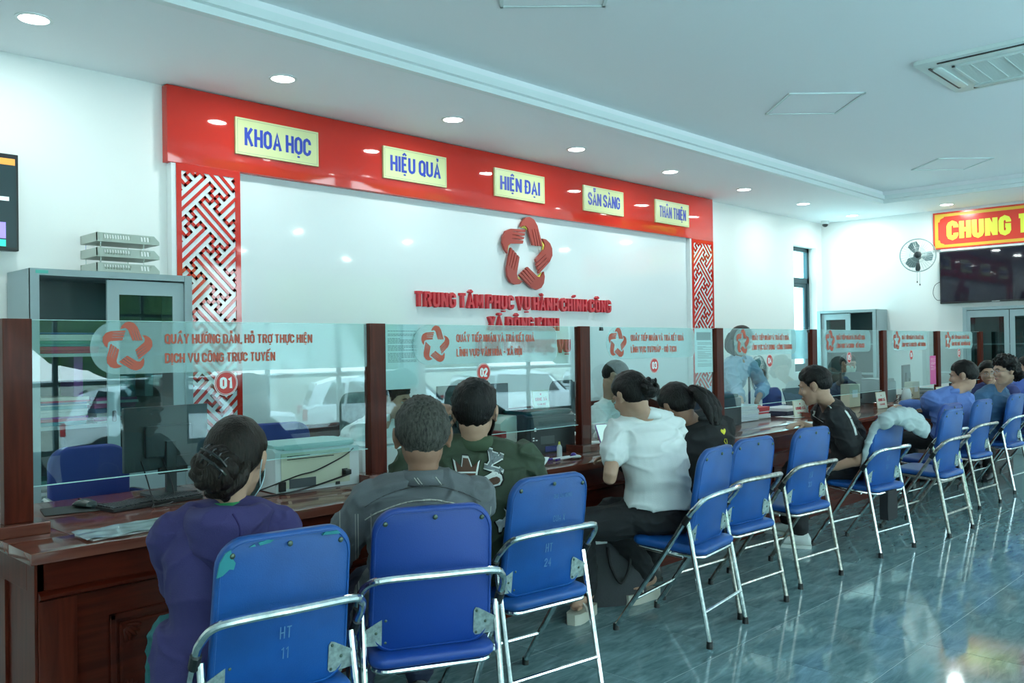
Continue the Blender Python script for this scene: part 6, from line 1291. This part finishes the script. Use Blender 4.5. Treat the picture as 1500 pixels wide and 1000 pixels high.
# ------------------------------------------------------------------ staff chairs
def office_chair(label, x, y, rz, m, top=1.02, w=.44, arms=True):
    t = thing('office_chair', label, 'chair', (x, y, 0), math.radians(rz)); h0 = .55
    mb = MB(); pr_ = rrect(-w/2, w/2, h0, top, [.05, .05, .09, .09], 6); rg = lambda yy, s: [V(a*s, yy+.04*(a/w*2)**2*.6, (h0+top)/2+(b2-(h0+top)/2)*s) for a, b2 in pr_]
    mb.rings([rg(-.032, .95), rg(-.02, 1), rg(.02, 1), rg(.032, .95)]); bk = mb.build('backrest', m, t, 1.0)
    mb = MB(); s2 = rrect(-w/2, w/2, .03, .48, .07, 6); mb.rings([[V(a*s, .255+(b2-.255)*s, z) for a, b2 in s2] for s, z in ((.94, .43), (1, .445), (1, .475), (.93, .49))]); mb.build('seat', m, t, 1.0)
    MB().tube([(0, .26, .1), (0, .26, .43)], .028, 12).build('column', DARK, t)
    for k in range(5): a = 2*PI*k/5; MB().tube([(0, .26, .1), (.28*math.cos(a), .26+.28*math.sin(a), .065)], [.025, .016], 8).build('base_arm', DARK, t); MB().cyl((.28*math.cos(a)-.012, .26+.28*math.sin(a), .028), .028, .024, 'x', 12).build('castor', BLACK, t)
    if arms:
        for s_ in (-1, 1): MB().tube([(s_*w*.48, .0, .70), (s_*(w*.56), .06, .72), (s_*(w*.60), .30, .70), (s_*(w*.56), .38, .55), (s_*w*.4, .36, .43)], .012, 8, 5).build('armrest', CHROME, t)
    return t, bk
NAVYV = mat('navy_mesh', (.012, .028, .20), .6, bump=.2, bscale=300)
office_chair('dark blue office chair empty behind counter 01', 1.66, 4.62, 178, NAVYV, .96, .38)
t, _ = office_chair('grey-green patterned office chair behind the clerk of counter 02', 3.72, 5.05, 182, mat('grey_green_fabric', (.13, .19, .17), .8, var=.3, vscale=20), 1.13, .5)
office_chair('blue office chair under the arm of the clerk of counter 02', 2.98, 5.05, 170, NAVYV, .96)
t, bk = office_chair('black office chair with a striped jacket beside the clerk of counter 03', 5.80, 5.02, 190, mat('black_mesh', (.012, .018, .02), .7), 1.12, .46)
mb = MB(); mb.rings([[V(w_*math.cos(a), .0+d_*math.sin(a), z) for a in [2*PI*i/20 for i in range(20)]] for z, w_, d_ in ((.62, .24, .05), (.80, .25, .06), (1.0, .235, .06), (1.10, .19, .055), (1.135, .15, .04))]); o = mb.build('jacket_body', mat('jacket_black', (.012, .015, .018), .85), None); o.location = t.location; o.rotation_euler = t.rotation_euler; o.name = 'hanging_jacket'; tag(o, 'black jacket with white stripes hung on the chair by counter 03', 'jacket')
for k in range(3): s_ = MB().tube([(-.15, -.062+.12, .72+.05*k), (0, .066, .74+.05*k), (.16, .055, .71+.05*k)], .004, 5, 4).build('white_stripe', WHITE, o)
t, bk = office_chair('blue office chair behind counter 04, beside the fan', at(1134, 590, y=4.8).x, 4.85, 186, NAVYV, .93)
office_chair('office chair behind the screen of counter 06', 11.6, 4.85, 175, mat('black_mesh', (.012, .018, .02), .7), .98)
# ------------------------------------------------------------------ jacket on the chair, bag on the floor
jm = fabric('grey_jacket_cloth', (.36, .44, .45), .8, .04); mb = MB(); ch = CHO[6]; Mc = ch.matrix_basis
def cw(a, b2, c_): return Mc @ V(a, b2, c_)
R3c = Mc.to_3x3()
for (a, b2, c_), r_, rt_ in (((-.15, -.01, .905), (.07, .055, .06), .3), ((-.08, -.03, .93), (.09, .06, .06), .1), ((0, -.045, .925), (.10, .06, .07), 0), ((.08, -.06, .905), (.10, .055, .075), -.4), ((.15, -.085, .865), (.085, .045, .075), -.9), ((.20, -.10, .825), (.06, .035, .06), -.8), ((.05, .02, .93), (.14, .05, .035), 0), ((.04, -.075, .87), (.07, .03, .05), -.4)):
    mb.ell(cw(a, b2, c_), r_, R3c @ Matrix.Rotation(-rt_, 3, 'Y'), 18, 12)
for x_, y_ in ((-.225, .09), (-.20, .11), (-.17, .12)): limb(mb, [cw(x_+.02, y_-.06, .88), cw(x_-.002, y_, .72), cw(x_-.0, y_+.03, .53+abs(x_)*.2)], [.024, .020, .016], 12, 4)
me = remesh(mb, .008, 2); wrinkle(me, .008, 11, 31); me.materials.append(jm)
for q in me.polygons: q.use_smooth = True
o = bpy.data.objects.new('grey_jacket', me); COL.objects.link(o); tag(o, 'crumpled light grey jacket hung over the back of a blue chair', 'jacket')
mb = MB(); c_ = cw(.02, .10, .30); mb.rings([[cw(a*s_, .06+b2*.03, z) for a, b2 in ((-.07, -1), (.07, -1), (.07, 1), (-.07, 1))] for z, s_ in ((.22, .9), (.30, 1), (.42, .85))]); tag(mb.build('black_pouch', mat('pouch_black', (.012, .013, .016), .8), None), 'black cloth pouch hanging under the chair with the grey jacket', 'pouch')
b0 = at(902, 882, z=0); t = thing('handbag', 'dark grey fabric tote bag on the floor by the chair of the woman in white', 'bag', (b0.x, b0.y, 0), math.radians(-30))
BG = mat('bag_cloth', (.050, .054, .060), .85, bump=.3, bscale=120); mb = MB(); mb.rings([sect(V(0, 0, z), V(1, 0, 0), V(0, 1, 0), w_, d_, 20, 3.2) for z, w_, d_ in ((0, .17, .07), (.02, .18, .075), (.20, .165, .06), (.33, .15, .03), (.36, .145, .015))]); o = mb.build('bag_body', BG, t)
for s_ in (-1, 1): MB().tube([(-.06, s_*.045, .32), (-.055, s_*.075, .22), (.0, s_*.085, .13), (.055, s_*.075, .22), (.06, s_*.045, .32)], .009, 6, 6).build('handle', mat('bag_strap', (.012, .012, .014), .6), t)
sheet('white sheet sticking out of the dark tote bag', 3.40, 3.03, -20, .2, .14); o = [q for q in bpy.data.objects if q.get('label') == 'white sheet sticking out of the dark tote bag'][0]; o.location = (b0.x-.02, b0.y+.02, .40); o.rotation_euler = (math.radians(65), 0, math.radians(-25))
